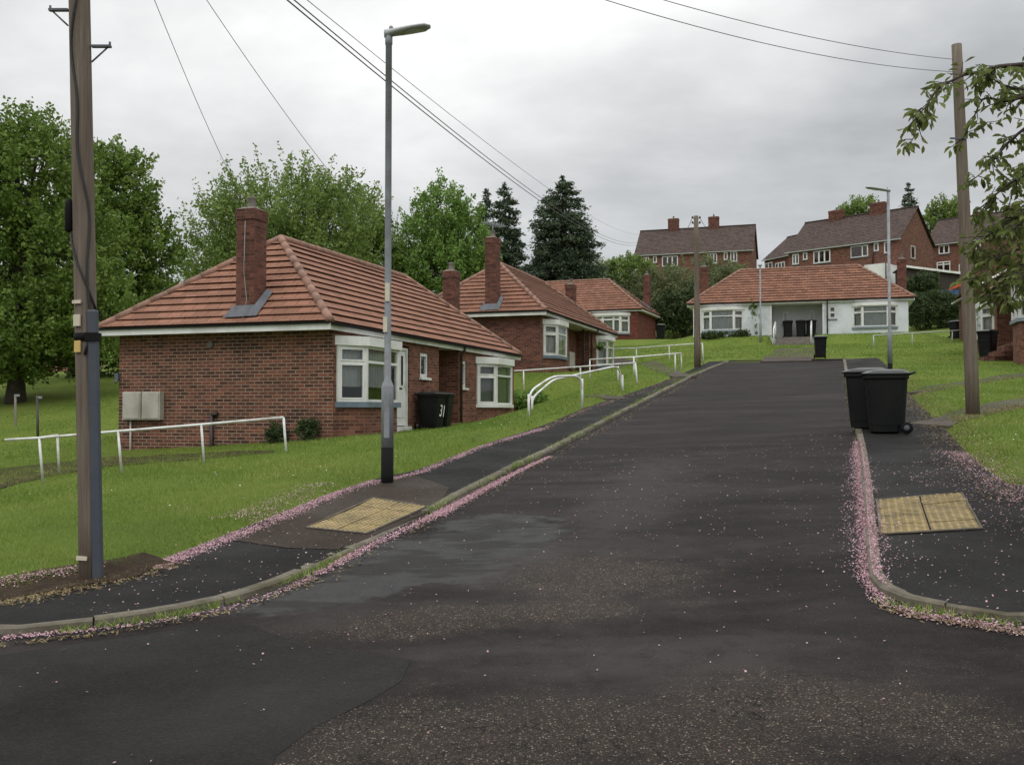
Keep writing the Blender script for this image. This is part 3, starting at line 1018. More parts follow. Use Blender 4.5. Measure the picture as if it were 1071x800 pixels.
def wall_grid(b, x0, x1, z0, z1, openings, y0, y1, X=None):
    xs = sorted({x0, x1, *[o[0] for o in openings], *[o[1] for o in openings]})
    zs = sorted({z0, z1, *[o[2] for o in openings], *[o[3] for o in openings]})
    xs = [x for x in xs if x0 <= x <= x1]; zs = [z for z in zs if z0 <= z <= z1]
    for xa, xb in zip(xs[:-1], xs[1:]):
        run = None
        for za, zb in zip(zs[:-1], zs[1:]):
            cx, cz = (xa + xb) / 2, (za + zb) / 2
            hole = any(o[0] < cx < o[1] and o[2] < cz < o[3] for o in openings)
            if hole:
                if run: b.box(xa, xb, y0, y1, run[0], run[1], X=X); run = None
            else:
                run = (run[0], zb) if run else (za, zb)
        if run: b.box(xa, xb, y0, y1, run[0], run[1], X=X)


def panel_door(root, x0, x1, z0, h, mat, y=0.0, glass=True):
    w = x1 - x0
    b = MB()
    b.box(x0, x0 + 0.06, y - 0.02, y + 0.09, z0, z0 + h); b.box(x1 - 0.06, x1, y - 0.02, y + 0.09, z0, z0 + h); b.box(x0 + 0.06, x1 - 0.06, y - 0.018, y + 0.088, z0 + h - 0.06, z0 + h)
    b.box(x0 + 0.06, x1 - 0.06, y + 0.02, y + 0.06, z0 + 0.02, z0 + h - 0.06)
    xm = (x0 + x1) / 2
    for k in range(5):       # planked lower half
        xa = x0 + 0.13 + (w - 0.26) * k / 5
        b.box(xa + 0.006, xa + (w - 0.26) / 5 - 0.006, y + 0.008, y + 0.03, z0 + 0.22, z0 + 0.88)
    o = b.build('door', M[mat], root, uv=False)
    if glass:
        q = MB()
        for s in (-1, 1):
            q.box(xm + s * 0.13 - 0.05, xm + s * 0.13 + 0.05, y + 0.012, y + 0.026, z0 + 1.02, z0 + 1.75)
        q.build('door_pane', M['black'], o, uv=False)
    q = MB(); q.box(xm - 0.12, xm + 0.12, y + 0.005, y + 0.03, z0 + 0.92, z0 + 0.96); q.build('letter_box', M['black'], o, uv=False)
    q = MB(); q.tube([(x1 - 0.13, y - 0.02, z0 + 1.0), (x1 - 0.22, y - 0.03, z0 + 1.0)], 0.012, 6); q.build('handle', M['steel'], o, uv=False)
    q = MB(); q.box(x0 - 0.05, x1 + 0.05, y - 0.12, y + 0.05, z0 - 0.14, z0 - 0.002); q.build('threshold', M['white'] if mat == 'white' else M['slab'], o, uv=False)
    return o


def chimney(root, x, y, w, d, z0, z1, pot=True, brick='brick_chimney', flash=None, label=None):
    b = MB()
    b.box(x - w / 2, x + w / 2, y - d / 2, y + d / 2, z0, z1 - 0.30)
    b.box(x - w / 2 - 0.018, x + w / 2 + 0.018, y - d / 2 - 0.018, y + d / 2 + 0.018, z1 - 0.30, z1 - 0.06)
    o = b.build('chimney', M[brick], root, bevel=0.008)
    c = MB(); c.add([(x + sx * (w / 2 + 0.01), y + sy * (d / 2 + 0.01), z1 - 0.06) for sx, sy in ((-1, -1), (1, -1), (1, 1), (-1, 1))] + [(x + sx * w / 4, y + sy * d / 4, z1) for sx, sy in ((-1, -1), (1, -1), (1, 1), (-1, 1))], [(0, 1, 5, 4), (1, 2, 6, 5), (2, 3, 7, 6), (3, 0, 4, 7), (4, 5, 6, 7)])
    c.build('cap', M['slab'], o, uv=False)
    if pot:
        p = MB(); p.lathe([(0.11, -0.02), (0.10, 0.02), (0.085, 0.18), (0.1, 0.2), (0.1, 0.24)], 12, (x, y, z1)); p.build('chimney_pot', M['slab'], o, uv=False)
    if flash:
        f = MB()
        zf = flash
        # lead apron following the slope of the roof it stands on
        f.add([(x + sx, y + sy, zf(x + sx, y + sy) + 0.09) for sx, sy in ((-w / 2 - 0.17, -d / 2 - 0.17), (w / 2 + 0.05, -d / 2 - 0.12), (w / 2 + 0.05, d / 2 + 0.12), (-w / 2 - 0.2, d / 2 + 0.2))] +
              [(x + sx, y + sy, zf(x + sx, y + sy) + 0.22) for sx, sy in ((-w / 2 - 0.02, -d / 2 - 0.02), (w / 2, -d / 2 - 0.02), (w / 2, d / 2 + 0.02), (-w / 2 - 0.02, d / 2 + 0.02))],
              [(0, 1, 5, 4), (1, 2, 6, 5), (2, 3, 7, 6), (3, 0, 4, 7)])
        f.build('flashing', M['lead'], o, uv=False)
    return o


def tiled_plane(b, eL, eR, rR, rL, n=13, lift=0.058, th=0.012):
    eL, eR, rR, rL = map(Vector, (eL, eR, rR, rL))
    nor = (eR - eL).cross(rL - eL if (rL - eL).length > 1e-6 else rR - eR).normalized()
    for k in range(n):
        t0, t1 = k / n, min(1.0, (k + 1.22) / n)
        a, c = eL.lerp(rL, t0), eR.lerp(rR, t0)
        lift_k = lift * rnd.uniform(0.88, 1.12)
        d, e = eL.lerp(rL, t1), eR.lerp(rR, t1)
        q = [a + nor * lift_k, c + nor * lift_k * rnd.uniform(0.94, 1.06), e + nor * 0.004, d + nor * 0.004]
        q2 = [p - nor * th for p in q]
        b.add(q + q2, [(0, 1, 2, 3), (5, 4, 7, 6), (4, 5, 1, 0), (6, 7, 3, 2), (5, 6, 2, 1), (7, 4, 0, 3)])


def ridge_run(b, a, c, r=0.092, step=0.4):
    a, c = Vector(a), Vector(c)
    L = (c - a).length; n = max(1, int(L / step))
    for i in range(n):
        p, q = a.lerp(c, i / n), a.lerp(c, (i + 1.04) / n)
        b.tube([p, q], [r * 1.04, r * 0.96], 10)


def bungalow(label, A, th, w, L, inset, h, spec):
    ov, ovF = 0.35, spec.get('ovF', 0.12)
    ze = 2.2
    d = Vector((math.sin(th), math.cos(th), 0)); l = Vector((-math.cos(th), math.sin(th), 0))
    org = Vector(A) + d * ov + l * ovF - Vector((0, 0, ze))
    root = thing('bungalow', label, 'bungalow', org, math.pi / 2 - th, 'red tiled bungalows')
    Lw, Ww = L - 2 * ov, w - ovF - 0.3
    zb = spec.get('base', -1.6)
    bk, be = spec.get('brick', 'brick'), spec.get('brick_end', 'brick')
    X0, X1, Y0, Y1, ym = -ov, Lw + ov, -ovF, w - ovF, w / 2 - ovF
    roofz = lambda x, y: ze + h * min((x - X0) / inset, (X1 - x) / inset, (y - Y0) / (w / 2), (Y1 - y) / (w / 2))
    # walls
    rec = spec.get('recess')
    ops = [(o[0], o[1], o[2], o[3]) for o in spec.get('openings', [])]
    for by in spec['bays']:
        ops.append((by['u0'] + 0.06, by['u1'] - 0.06, 0.5, 1.74))
    b = MB()
    zt = ze - 0.14
    if rec:
        r0, r1, dep = rec
        ops.append((r0, r1, 0.0, zt))
        wall_grid(b, 0.0, Lw, zb, zt, ops, 0, 0.25)
    else:
        wall_grid(b, 0.0, Lw, zb, zt, ops, 0, 0.25)
    b.build('front_wall', M[bk], root)
    b = MB(); b.box(-0.001, 0.25, 0.252, Ww, zb, zt); b.add([(-0.002, 0.004, zb), (-0.002, 0.252, zb), (-0.002, 0.252, zt), (-0.002, 0.004, zt)], [(3, 2, 1, 0)])
    b.build('end_wall', M[be], root)
    b = MB(); b.box(Lw - 0.25, Lw + 0.001, 0.252, Ww, zb, zt); b.add([(Lw + 0.002, 0.004, zb), (Lw + 0.002, 0.252, zb), (Lw + 0.002, 0.252, zt), (Lw + 0.002, 0.004, zt)], [(0, 1, 2, 3)])
    b.build('end_wall', M[spec.get('brick_far', be)], root)
    b = MB(); b.box(0.252, Lw - 0.252, Ww - 0.25, Ww, zb, zt); b.build('back_wall', M[bk], root)
    b = MB(); b.box(0.26, Lw - 0.26, 0.26, Ww - 0.26, -0.2, -0.02); b.build('floor_slab', M['dark'], root, uv=False)
    if rec:
        r0, r1, dep = rec
        b = MB(); rm = spec.get('recess_mat', bk)
        b.box(r0 - 0.12, r0 - 0.001, 0.251, dep, -0.02, zt); b.box(r1 + 0.001, r1 + 0.12, 0.251, dep, -0.02, zt)
        b.box(r0 - 0.12, r1 + 0.12, dep + 0.001, dep + 0.12, -0.02, zt)
        b.box(r0, r1, 0.01, dep, -0.12, -0.012, mi=1)
        b.build('porch_wall', [M[rm], M['slab']], root)
        if spec.get('recess_line'):
            b = MB(); b.box(r0 - 0.05, r1 + 0.05, 0.252, dep, zt - 0.06, zt - 0.003); b.build('porch_ceiling', M['porch_grey'], root, uv=False)
    # roof
    E = [(X0, Y0, ze), (X1, Y0, ze), (X1, Y1, ze), (X0, Y1, ze)]
    Rl, Rr = (X0 + inset, ym, ze + h), (X1 - inset, ym, ze + h)
    b = MB()
    tiled_plane(b, E[0], E[1], Rr, Rl); tiled_plane(b, E[2], E[3], Rl, Rr)
    tiled_plane(b, E[1], E[2], Rr, Rr); tiled_plane(b, E[3], E[0], Rl, Rl)
    b.add([*E, Rl, Rr], [(0, 1, 5, 4), (2, 3, 4, 5), (1, 2, 5), (3, 0, 4)])
    roof = b.build('roof', M[spec.get('tile', 'tile')], root)
    b = MB()
    up = Vector((0, 0, 0.03))
    for a, c in ((E[0], Rl), (E[3], Rl), (E[1], Rr), (E[2], Rr), (Rl, Rr)):
        ridge_run(b, Vector(a) + up, Vector(c) + up)
    b.build('ridge_tiles', M['ridge'], roof, uv=False)
    b = MB(); b.box(X0 + 0.03, X1 - 0.03, Y0 + 0.03, Y1 - 0.03, ze - 0.135, ze - 0.115); b.build('soffit', M['white'], root, uv=False)
    b = MB(); t = 0.022
    b.box(X0, X1, Y0, Y0 + t, ze - 0.16, ze - 0.02); b.box(X0, X1, Y1 - t, Y1, ze - 0.16, ze - 0.02)
    b.box(X0, X0 + t, Y0 + t, Y1 - t, ze - 0.16, ze - 0.02); b.box(X1 - t, X1, Y0 + t, Y1 - t, ze - 0.16, ze - 0.02)
    b.build('fascia', M['white'], root, uv=False)
    b = MB()
    for ya, yb in ((Y0 - 0.10, Y0 - 0.002), (Y1 + 0.002, Y1 + 0.10)):
        b.box(X0 + 0.02, X1 - 0.02, ya, yb, ze - 0.055, ze - 0.012)
    for xa, xb in ((X0 - 0.05, X0 - 0.002), (X1 + 0.002, X1 + 0.05)):
        b.box(xa, xb, Y0, Y1, ze - 0.03, ze + 0.012)
    b.build('gutter', M['black'], root, uv=False)
    for x in spec.get('pipes', []):
        b = MB(); b.tube([(x, Y0 - 0.05, ze - 0.05), (x, Y0 - 0.05, ze - 0.14), (x, -0.06, ze - 0.26), (x, -0.06, zb + 0.3)], 0.036, 8)
        for zz in (0.4, 1.2): b.box(x - 0.05, x + 0.05, -0.09, -0.002, zz, zz + 0.03)
        b.build('downpipe', M['brown_pipe'], root, uv=False)
    for by in spec['bays']:
        bay(root, by['u0'], by['u1'], 0.53, 1.75, zb, by.get('sill', 'blue_sill'), by.get('brick', bk), by.get('cols', (0, 1)), by.get('transom', 0.72), curtain_low=by.get('low', 0.0), dim=by.get('dim', False))
    for wn in spec.get('windows', []):
        X, ww = frame_xyz((wn[0], wn[4] if len(wn) > 4 else 0.06), (wn[1], wn[4] if len(wn) > 4 else 0.06), wn[2])
        flat_window(root, X, ww, wn[3] - wn[2], transom=wn[5] if len(wn) > 5 else None, sill=wn[6] if len(wn) > 6 else 'white', dim=True, sill_d=0.13)
    for dr in spec.get('doors', []):
        panel_door(root, dr[0], dr[1], dr[2], 1.95, dr[3], dr[4], dr[5])
    for ch in spec.get('chimneys', []):
        chimney(root, ch[0], ch[1], ch[2], ch[2] * 0.95, ze - 0.1, ch[3], flash=roofz)
    return root, org, roofz


def local_mat(th, org):
    return Matrix.Translation(org) @ Matrix.Rotation(math.pi / 2 - th, 4, 'Z')


# --- first bungalow (left foreground)
h1, o1, rz1 = bungalow('nearest red brick bungalow with mottled end wall and numbered bin at its door', (-3.81, 20.80, 1.88), RAD(18.1), 5.92, 13.18, 2.9, 2.37, dict(
    brick='brick', brick_end='brick_end', base=-1.7, ovF=0.12,
    openings=[(3.18, 3.98, -0.06, 1.95), (4.66, 5.2, 1.2, 1.84), (7.62, 8.02, 1.0, 1.78)],
    bays=[dict(u0=0.2, u1=2.86, sill='blue_sill', low=0.27), dict(u0=8.93, u1=11.4, sill='white', dim=True)],
    recess=(5.93, 7.4, 1.1), pipes=[7.47],
    windows=[(4.66, 5.2, 1.2, 1.84), (7.62, 8.02, 1.0, 1.78)],
    doors=[(3.18, 3.98, -0.05, 'white', 0.06, True), (6.2, 7.0, 0.0, 'door_grey', 1.0, False)],
    chimneys=[(0.2, 2.15, 0.49, 4.85), (12.25, 2.15, 0.47, 5.1)]))
X1m = local_mat(RAD(18.1), o1)
b = MB()
for y in (4.78, 4.26):
    b.box(-0.16, -0.004, y, y + 0.49, 0.13, 0.77)
    b.box(-0.175, -0.161, y + 0.03, y + 0.46, 0.16, 0.74)
mbx = b.build('meter_box', M['box_beige'], h1, uv=False, bevel=0.008)
b = MB(); b.tube([(-0.06, 5.12, 0.13), (-0.06, 5.12, -0.9)], 0.022, 6); b.build('supply_pipe', M['box_beige'], h1, uv=False)
b = MB(); b.tube([(-0.05, 2.97, 0.27), (-0.05, 2.97, -1.2)], 0.045, 8); b.tube([(-0.05, 2.97, 0.25), (-0.05, 2.82, 0.27)], 0.045, 8); b.build('vent_pipe', M['brown_pipe'], h1, uv=False)
b = MB(); b.lathe([(0.085, 0), (0.085, 0.03), (0.04, 0.05)], 14, X=Matrix.Translation((-0.002, 3.05, 1.80)) @ Matrix.Rotation(RAD(-90), 4, 'Y')); b.build('wall_vent', M['slab'], h1, uv=False)
b = MB(); b.box(-0.09, -0.003, 5.46, 5.56, 1.02, 1.2); b.tube([(-0.06, 5.5, 1.05), (-0.16, 5.46, 0.98)], 0.03, 6); b.build('wall_light', M['lead'], h1, uv=False)
# aerial lead hanging down the chimney and roof
b = MB(); b.tube([(-0.13, 2.1, 4.5), (-0.14, 2.12, 3.4), (-0.13, 2.05, 2.75), (-0.37, 2.0, 2.3)], 0.008, 4)
b.build('aerial_lead', M['steel'], h1, uv=False)

# --- second bungalow
h2, o2, rz2 = bungalow('second brick bungalow up the hill with black door and curved white rails in front', (1.31, 38.15, 3.88), RAD(18.3), 5.93, 12.83, 3.1, 2.36, dict(
    brick='brick', brick_end='brick_plain', base=-1.7, ovF=0.33, tile='tile_old',
    openings=[], bays=[dict(u0=0.41, u1=2.75, sill='blue_sill'), dict(u0=9.3, u1=11.6, sill='blue_sill')],
    recess=(4.2, 7.9, 0.62), pipes=[8.1],
    doors=[(4.45, 5.35, 0.0, 'black', 0.54, False)], chimneys=[(0.1, 2.0, 0.5, 5.25), (12.1, 2.0, 0.48, 4.85)]))
b = MB(); b.box(6.0, 6.9, 0.42, 0.61, 0.25, 1.0); b.build('meter_cupboard', M['box_beige'], h2, uv=False, bevel=0.01)
b = MB(); b.box(7.0, 7.1, 0.02, 0.12, -0.02, 2.06); b.build('porch_post', M['wood_dark'], h2, uv=False)

# --- third bungalow
h3, o3, rz3 = bungalow('third brick bungalow farthest up on the left with its front turned to the street', (-1.96, 73.92, 7.22), RAD(110.8), 5.97, 11.92, 3.3, 2.56, dict(
    brick='brick_red', brick_end='brick_red', base=-1.7, ovF=0.12, tile='tile_old',
    bays=[dict(u0=7.75, u1=10.55, sill='grey_sill', cols=(0, 0.28, 0.72, 1), transom=0.78), dict(u0=0.5, u1=3.0)],
    chimneys=[(10.9, 4.1, 0.46, 5.2)]))

# --- white bungalow at the head of the road
hw, ow, rzw = bungalow('white rendered bungalow with recessed porch at the head of the road', (10.83, 61.32, 6.62), RAD(107.5), 5.93, 13.09, 2.98, 2.35, dict(
    brick='render', brick_end='render', base=-1.7, ovF=0.12, tile='tile_old',
    openings=[(8.0, 8.4, 1.08, 1.84)],
    bays=[dict(u0=0.6, u1=3.0, sill='grey_sill', brick='render', dim=False, transom=0.7), dict(u0=9.35, u1=11.75, sill='grey_sill', brick='render', transom=0.7)],
    recess=(4.7, 7.63, 1.3), recess_mat='porch_grey', recess_line=True, pipes=[7.9],
    windows=[(8.0, 8.4, 1.08, 1.84, 0.06, 0.5, 'grey_sill'), (5.3, 5.62, 0.95, 1.7, 1.25, None, 'grey_sill'), (6.85, 7.17, 0.95, 1.7, 1.25, None, 'grey_sill')],
    chimneys=[(0.35, 2.9, 0.5, 4.95), (12.2, 2.1, 0.5, 4.8)]))
b = MB(); b.box(4.62, 4.70, -0.01, 0.3, 0, 2.05); b.box(7.63, 7.71, -0.01, 0.3, 0, 2.05); b.build('porch_pillar', M['white'], hw, uv=False)
Xw = local_mat(RAD(107.5), ow)
# front steps of the white bungalow
b = MB()
nst = 4
zg = g(*(Xw @ Vector((6.2, -2.7, 0))).xy) + 0.1 - ow.z
for k in range(nst):
    b.box(5.0, 7.0, -2.5 + 0.6 * k, -0.06, zg - 0.3 if k == 0 else zg + (0 - zg) * k / nst - 0.02, zg + (0 - zg) * (k + 1) / nst - 0.01)
st = b.build('front_steps', M['slab'], uv=False, bevel=0.01)
st.matrix_world = Xw
tag(st, 'short flight of brown concrete steps to the white bungalow porch', 'steps')
for x, lab in ((4.93, 'sloping white handrail on the left of the white bungalow steps'), (7.0, 'sloping white handrail on the right of the white bungalow steps')):
    r = thing('handrail', lab, 'handrail', Xw @ Vector((x, 0, 0)), math.pi / 2 - RAD(107.5), 'white handrails of the white bungalow steps')
    b = MB(); b.tube([(0, -2.5, zg - 0.1), (0, -2.5, zg + 0.75), (0, -2.35, zg + 0.95), (0, -0.25, 0.95), (0, -0.12, 0.9), (0, -0.12, -0.05)], 0.045, 8)
    b.build('rail', M['white_rail'], r, uv=False)

# --- brick bungalow at the right edge, facing the road
th4 = RAD(197.55)
pA = 6.25
sA = 44 * DV[1] + 20.45 * DV[0]
xa, ya = xy(48.0, pA)
h4, o4, rz4 = bungalow('brick bungalow at the right edge behind the leafy branch', (xa, ya, 4.78), th4, 5.93, 13.0, 2.95, 2.36, dict(
    brick='brick', brick_end='brick', base=-1.7, ovF=0.33,
    openings=[(5.0, 5.8, 0.0, 1.95)],
    bays=[dict(u0=0.6, u1=3.0, sill='white'), dict(u0=9.2, u1=11.6, sill='grey_sill', cols=(0, 0.5, 1))],
    recess=(3.6, 8.2, 1.2), pipes=[8.6],
    doors=[(5.2, 6.0, 0.0, 'white', 1.12, False)],
    chimneys=[(0.2, 2.15, 0.6, 4.3)]))
X4 = local_mat(th4, o4)
b = MB()
for k in range(3):
    b.box(7.6, 8.9, -1.25 + 0.34 * k, -0.02, -1.6, -0.62 + 0.18 * k)
s4 = b.build('brick_steps', M['brick_plain'], bevel=0.01); s4.matrix_world = X4
tag(s4, 'low brown steps in front of the right brick bungalow', 'steps')


# --- brick outhouse behind the right pole
def outhouse():
    P = at_depth(1016, 345, 52)
    z = g(P.x, P.y)
    r = thing('outhouse', 'small dark brick outhouse with red tiled roof behind the right pole', 'outhouse', (P.x, P.y, z), -TH)
    b = MB(); b.box(0, 4.2, 0, 5, -0.6, 2.75); b.build('wall', M['brick_plain'], r)
    b = MB()
    tiled_plane(b, (-0.3, 5.3, 2.8), (-0.3, -0.3, 2.8), (2.1, -0.3, 4.1), (2.1, 5.3, 4.1), 8)
    tiled_plane(b, (4.5, -0.3, 2.8), (4.5, 5.3, 2.8), (2.1, 5.3, 4.1), (2.1, -0.3, 4.1), 8)
    b.build('roof', M['tile_old'], r)
    b = MB(); b.add([(-0.05, -0.001, 2.74), (4.25, -0.001, 2.74), (2.1, -0.001, 4.0)], [(0, 1, 2)]); b.add([(-0.05, 5.001, 2.74), (4.25, 5.001, 2.74), (2.1, 5.001, 4.0)], [(0, 2, 1)]); b.build('gable', M['brick_plain'], r)
    b = MB()
    for y in (-0.33, 5.33):
        for a, c in (((-0.35, y, 2.7), (2.1, y, 4.05)), ((4.55, y, 2.7), (2.1, y, 4.05))):
            b.tube([a, c], 0.06, 4)
    b.build('bargeboard', M['white'], r, uv=False)


outhouse()


# --- two storey houses on the hill
def hill_house(label, A, B, wd, h, gable=True, wins=(), end_wins=(), chims=(), floor=5.1, left_h=None, brick='brick_far'):
    A, B = Vector(A), Vector(B)
    B.z = A.z
    d = (B - A).normalized(); L = (B - A).length
    ang = math.atan2(d.y, d.x)
    org = A - Vector((0, 0, floor))
    root = thing('terraced_house', label, 'house', org, ang, 'two storey brick houses on the hill')
    Xi = (Matrix.Translation(org) @ Matrix.Rotation(ang, 4, 'Z')).inverted()
    def onf(u, v, plane='y', off=0.0):
        o = Xi @ Vector((0, 0, 0)); dr = (Xi.to_3x3() @ ray(u, v))
        if plane == 'y':
            t = (off - o.y) / dr.y
        else:
            t = (off - o.x) / dr.x
        return o + dr * t
    b = MB(); b.box(0.2, L - 0.2, 0.2, wd - 0.2, -1.5, floor - 0.1)
    b.add([(0.2, 0.2, floor - 0.1), (0.2, wd - 0.2, floor - 0.1), (0.2, wd / 2, floor + h - 0.25)], [(0, 2, 1)])
    b.add([(L - 0.2, 0.2, floor - 0.1), (L - 0.2, wd - 0.2, floor - 0.1), (L - 0.2, wd / 2, floor + h - 0.25)], [(0, 1, 2)])
    b.build('wall', M[brick], root)
    b = MB(); i = 0.0 if gable else 2.0
    tiled_plane(b, (0, 0, floor), (L, 0, floor), (L - i, wd / 2, floor + h), (i, wd / 2, floor + h), 18, 0.03)
    tiled_plane(b, (L, wd, floor), (0, wd, floor), (i, wd / 2, floor + h), (L - i, wd / 2, floor + h), 18, 0.03)
    if not gable:
        tiled_plane(b, (L, 0, floor), (L, wd, floor), (L - i, wd / 2, floor + h), (L - i, wd / 2, floor + h), 18, 0.03)
        tiled_plane(b, (0, wd, floor), (0, 0, floor), (i, wd / 2, floor + h), (i, wd / 2, floor + h), 18, 0.03)
    roof = b.build('roof', M['tile_brown'], root)
    b = MB(); ridge_run(b, (i, wd / 2, floor + h + 0.02), (L - i, wd / 2, floor + h + 0.02), 0.1); b.build('ridge_tiles', M['tile_brown'], roof, uv=False)
    b = MB(); b.box(-0.05, L + 0.05, -0.08, 0.0, floor - 0.13, floor - 0.03); b.build('gutter', M['grey_rail'], root, uv=False)
    for (u0, v0, u1, v1, cols) in wins:
        a, c = onf(u0, v1, off=0.2), onf(u1, v0, off=0.2)
        X, ww = frame_xyz((a.x, 0.185), (c.x, 0.185), a.z)
        flat_window(root, X, ww, c.z - a.z, cols, None, 'grey_sill', dim=False)
    for (u0, v0, u1, v1) in end_wins:
        a, c = onf(u0, v1, 'x', L - 0.2), onf(u1, v0, 'x', L - 0.2)
        X, ww = frame_xyz((L - 0.185, a.y), (L - 0.185, c.y), a.z)
        flat_window(root, X, ww, c.z - a.z, (0, 1), None, 'grey_sill', dim=False)
    for (u0, u1, v) in chims:
        a, c = onf(u0, v, off=wd / 2), onf(u1, v, off=wd / 2)
        chimney(root, (a.x + c.x) / 2, wd / 2, max(0.6, c.x - a.x), 0.65, floor + h - 0.5, a.z, True, 'brick_chimney')
    return root, onf, L


T1, f1, L1 = hill_house('brown roofed brick house on the hilltop half hidden by bushes', at_depth(663, 267, 110), at_depth(788, 262, 106), 7.6, 3.3,
    wins=[(672.5, 269, 679, 279, (0, .5, 1)), (683, 268, 687, 275, (0, 1)), (692.5, 267.5, 709, 279, (0, .35, .65, 1)), (740, 265, 750, 276, (0, .35, .65, 1)), (757, 264, 761, 272, (0, 1)), (764, 263, 771, 274, (0, .5, 1))],
    chims=[(699, 710, 229), (741, 752, 227)])
T2, f2, L2 = hill_house('brick house on the hill with broad gable and two square chimneys', at_depth(821.5, 264, 95), at_depth(942, 248.5, 87), 7.6, 3.3,
    wins=[(829, 265.5, 835.6, 277, (0, .5, 1)), (840, 264, 844.5, 272, (0, 1)), (851, 261, 868.5, 276, (0, .33, .66, 1)), (890, 256, 908, 270, (0, .66, 1)), (914, 254, 919, 263, (0, 1)), (925, 253, 930, 265, (0, 1))],
    end_wins=[(952.6, 258, 956.8, 270)], chims=[(868, 882, 221), (911, 927, 213)])
a = f2(905, 285, off=-2.0)
b = MB(); b.box(a.x, L2 - 0.4, -2.2, 0.18, -1.0, 2.7); b.build('extension', M['white'], T2, uv=False)
for u in (913, 939):
    a = f2(u, 280, off=0.1)
    b = MB(); b.tube([(a.x, 0.1 if u < 920 else -2.26, 4.9 if u < 920 else 2.7), (a.x, 0.1 if u < 920 else -2.26, 2.6 if u < 920 else -0.5)], 0.06, 6); b.build('downpipe', M['brown_pipe'], T2, uv=False)
T4, f4, L4 = hill_house('low dark roofed brick house beyond the left of the gabled house', at_depth(797, 272.5, 118), at_depth(836, 268, 112), 7.6, 3.0,
    wins=[(800, 274, 808, 285, (0, .5, 1)), (811, 273.5, 821, 284, (0, .33, .66, 1))])
T3, f3, L3 = hill_house('brick house with white framed windows behind the right pole', at_depth(966, 257, 98), at_depth(1062, 252, 92), 7.6, 3.0,
    wins=[(982, 256, 993, 266, (0, .5, 1)), (1016, 255, 1026, 265, (0, .5, 1))], chims=[(1020, 1032, 222)])
a, c = f3(980, 288, off=0.2), f3(994, 273, off=0.2)
X, ww = frame_xyz((a.x, 0.185), (c.x, 0.185), a.z - 0.1); flat_window(T3, X, ww, c.z - a.z + 0.1, (0, .5, 1), 0.8, 'white', sill_d=0.3)
a, c = f3(1003, 285, off=0.2), f3(1008, 276, off=0.2)
X, ww = frame_xyz((a.x, 0.185), (c.x, 0.185), a.z); flat_window(T3, X, ww, c.z - a.z, (0, 1), None, 'white')

# lean-to garage beside the gabled house
P = at_depth(947, 300, 82)
r = thing('garage', 'dark lean to garage with white sloping bargeboards beside the gable', 'garage', (P.x, P.y, g(P.x, P.y)), RAD(-10))
zt_ = at_depth(947, 278, 82).z - g(P.x, P.y)
b = MB(); b.add([(0, 0, -1), (4.2, 0, -1), (4.2, 4, -1), (0, 4, -1), (0, 0, zt_ - .1), (4.2, 0, zt_ - .8), (4.2, 4, zt_ - .8), (0, 4, zt_ - .1)], [(0, 1, 5, 4), (1, 2, 6, 5), (2, 3, 7, 6), (3, 0, 4, 7), (4, 5, 6, 7)]); b.build('wall', M['wood_dark'], r)
b = MB(); b.add([(-.2, -.25, zt_ - 0.05), (4.5, -.25, zt_ - .8), (4.5, 4.2, zt_ - .8), (-.2, 4.2, zt_ - .05), (-.2, -.25, zt_ + 0.03), (4.5, -.25, zt_ - .72), (4.5, 4.2, zt_ - .72), (-.2, 4.2, zt_ + .03)], [(3, 2, 1, 0), (4, 5, 6, 7), (0, 1, 5, 4), (1, 2, 6, 5), (2, 3, 7, 6), (3, 0, 4, 7)]); b.build('roof', M['tile_brown'], r)
b = MB(); b.add([(-.25, -.3, zt_ - 0.14), (4.55, -.3, zt_ - .89), (4.55, -.26, zt_ - .89), (-.25, -.26, zt_ - .14), (-.25, -.3, zt_ + 0.04), (4.55, -.3, zt_ - .71), (4.55, -.26, zt_ - .71), (-.25, -.26, zt_ + .04)], [(3, 2, 1, 0), (4, 5, 6, 7), (0, 1, 5, 4), (1, 2, 6, 5), (2, 3, 7, 6), (3, 0, 4, 7)]); b.build('bargeboard', M['white'], r, uv=False)
# small shed with orange roof
P = at_depth(985, 306, 76)
zs_ = at_depth(985, 296, 76).z
r = thing('garden_shed', 'small garden shed with blue side and bright orange roof beyond the hedge', 'shed', (P.x, P.y, g(P.x, P.y)), RAD(-12))
hh = zs_ - g(P.x, P.y)
b = MB(); b.box(0, 1.2, 0, 1.6, -.5, hh - 0.55); b.build('wall', M['blue'], r, uv=False)
b = MB(); b.add([(0.8, -.15, hh - .5), (2.1, -.15, hh + .05), (2.1, 1.8, hh + .05), (0.8, 1.8, hh - .5), (0.8, -.15, hh - .3), (2.1, -.15, hh + .2), (2.1, 1.8, hh + .2), (.8, 1.8, hh - .3)], [(3, 2, 1, 0), (4, 5, 6, 7), (0, 1, 5, 4), (1, 2, 6, 5), (2, 3, 7, 6), (3, 0, 4, 7)]); b.build('roof', M['orange'], r, uv=False)

# bungalow far left, seen under the trees
P = at_depth(-82, 440, 50)
h0, o0, rz0 = bungalow('brick bungalow at the far left seen below the tree crowns', (P.x, P.y, 1.15), RAD(95), 6.0, 8.6, 2.95, 2.3, dict(
    brick='brick', brick_end='brick', base=-2.5, ovF=0.3, bays=[dict(u0=5.2, u1=7.2, sill='grey_sill')], chimneys=[]))
b = MB(); b.box(5.0, 7.4, -0.62, -0.44, 0.2, 0.36); b.build('flower_box', M['slab'], h0, uv=False)


# ------------------------------------------------------------------ street furniture
def lamp_post(u, v, vtop, label, D=None):
    base = at(u, v, 0.1) if D is None else at_depth(u, v, D)
    H = at_depth(u, vtop, base.y).z - base.z
    return base, H


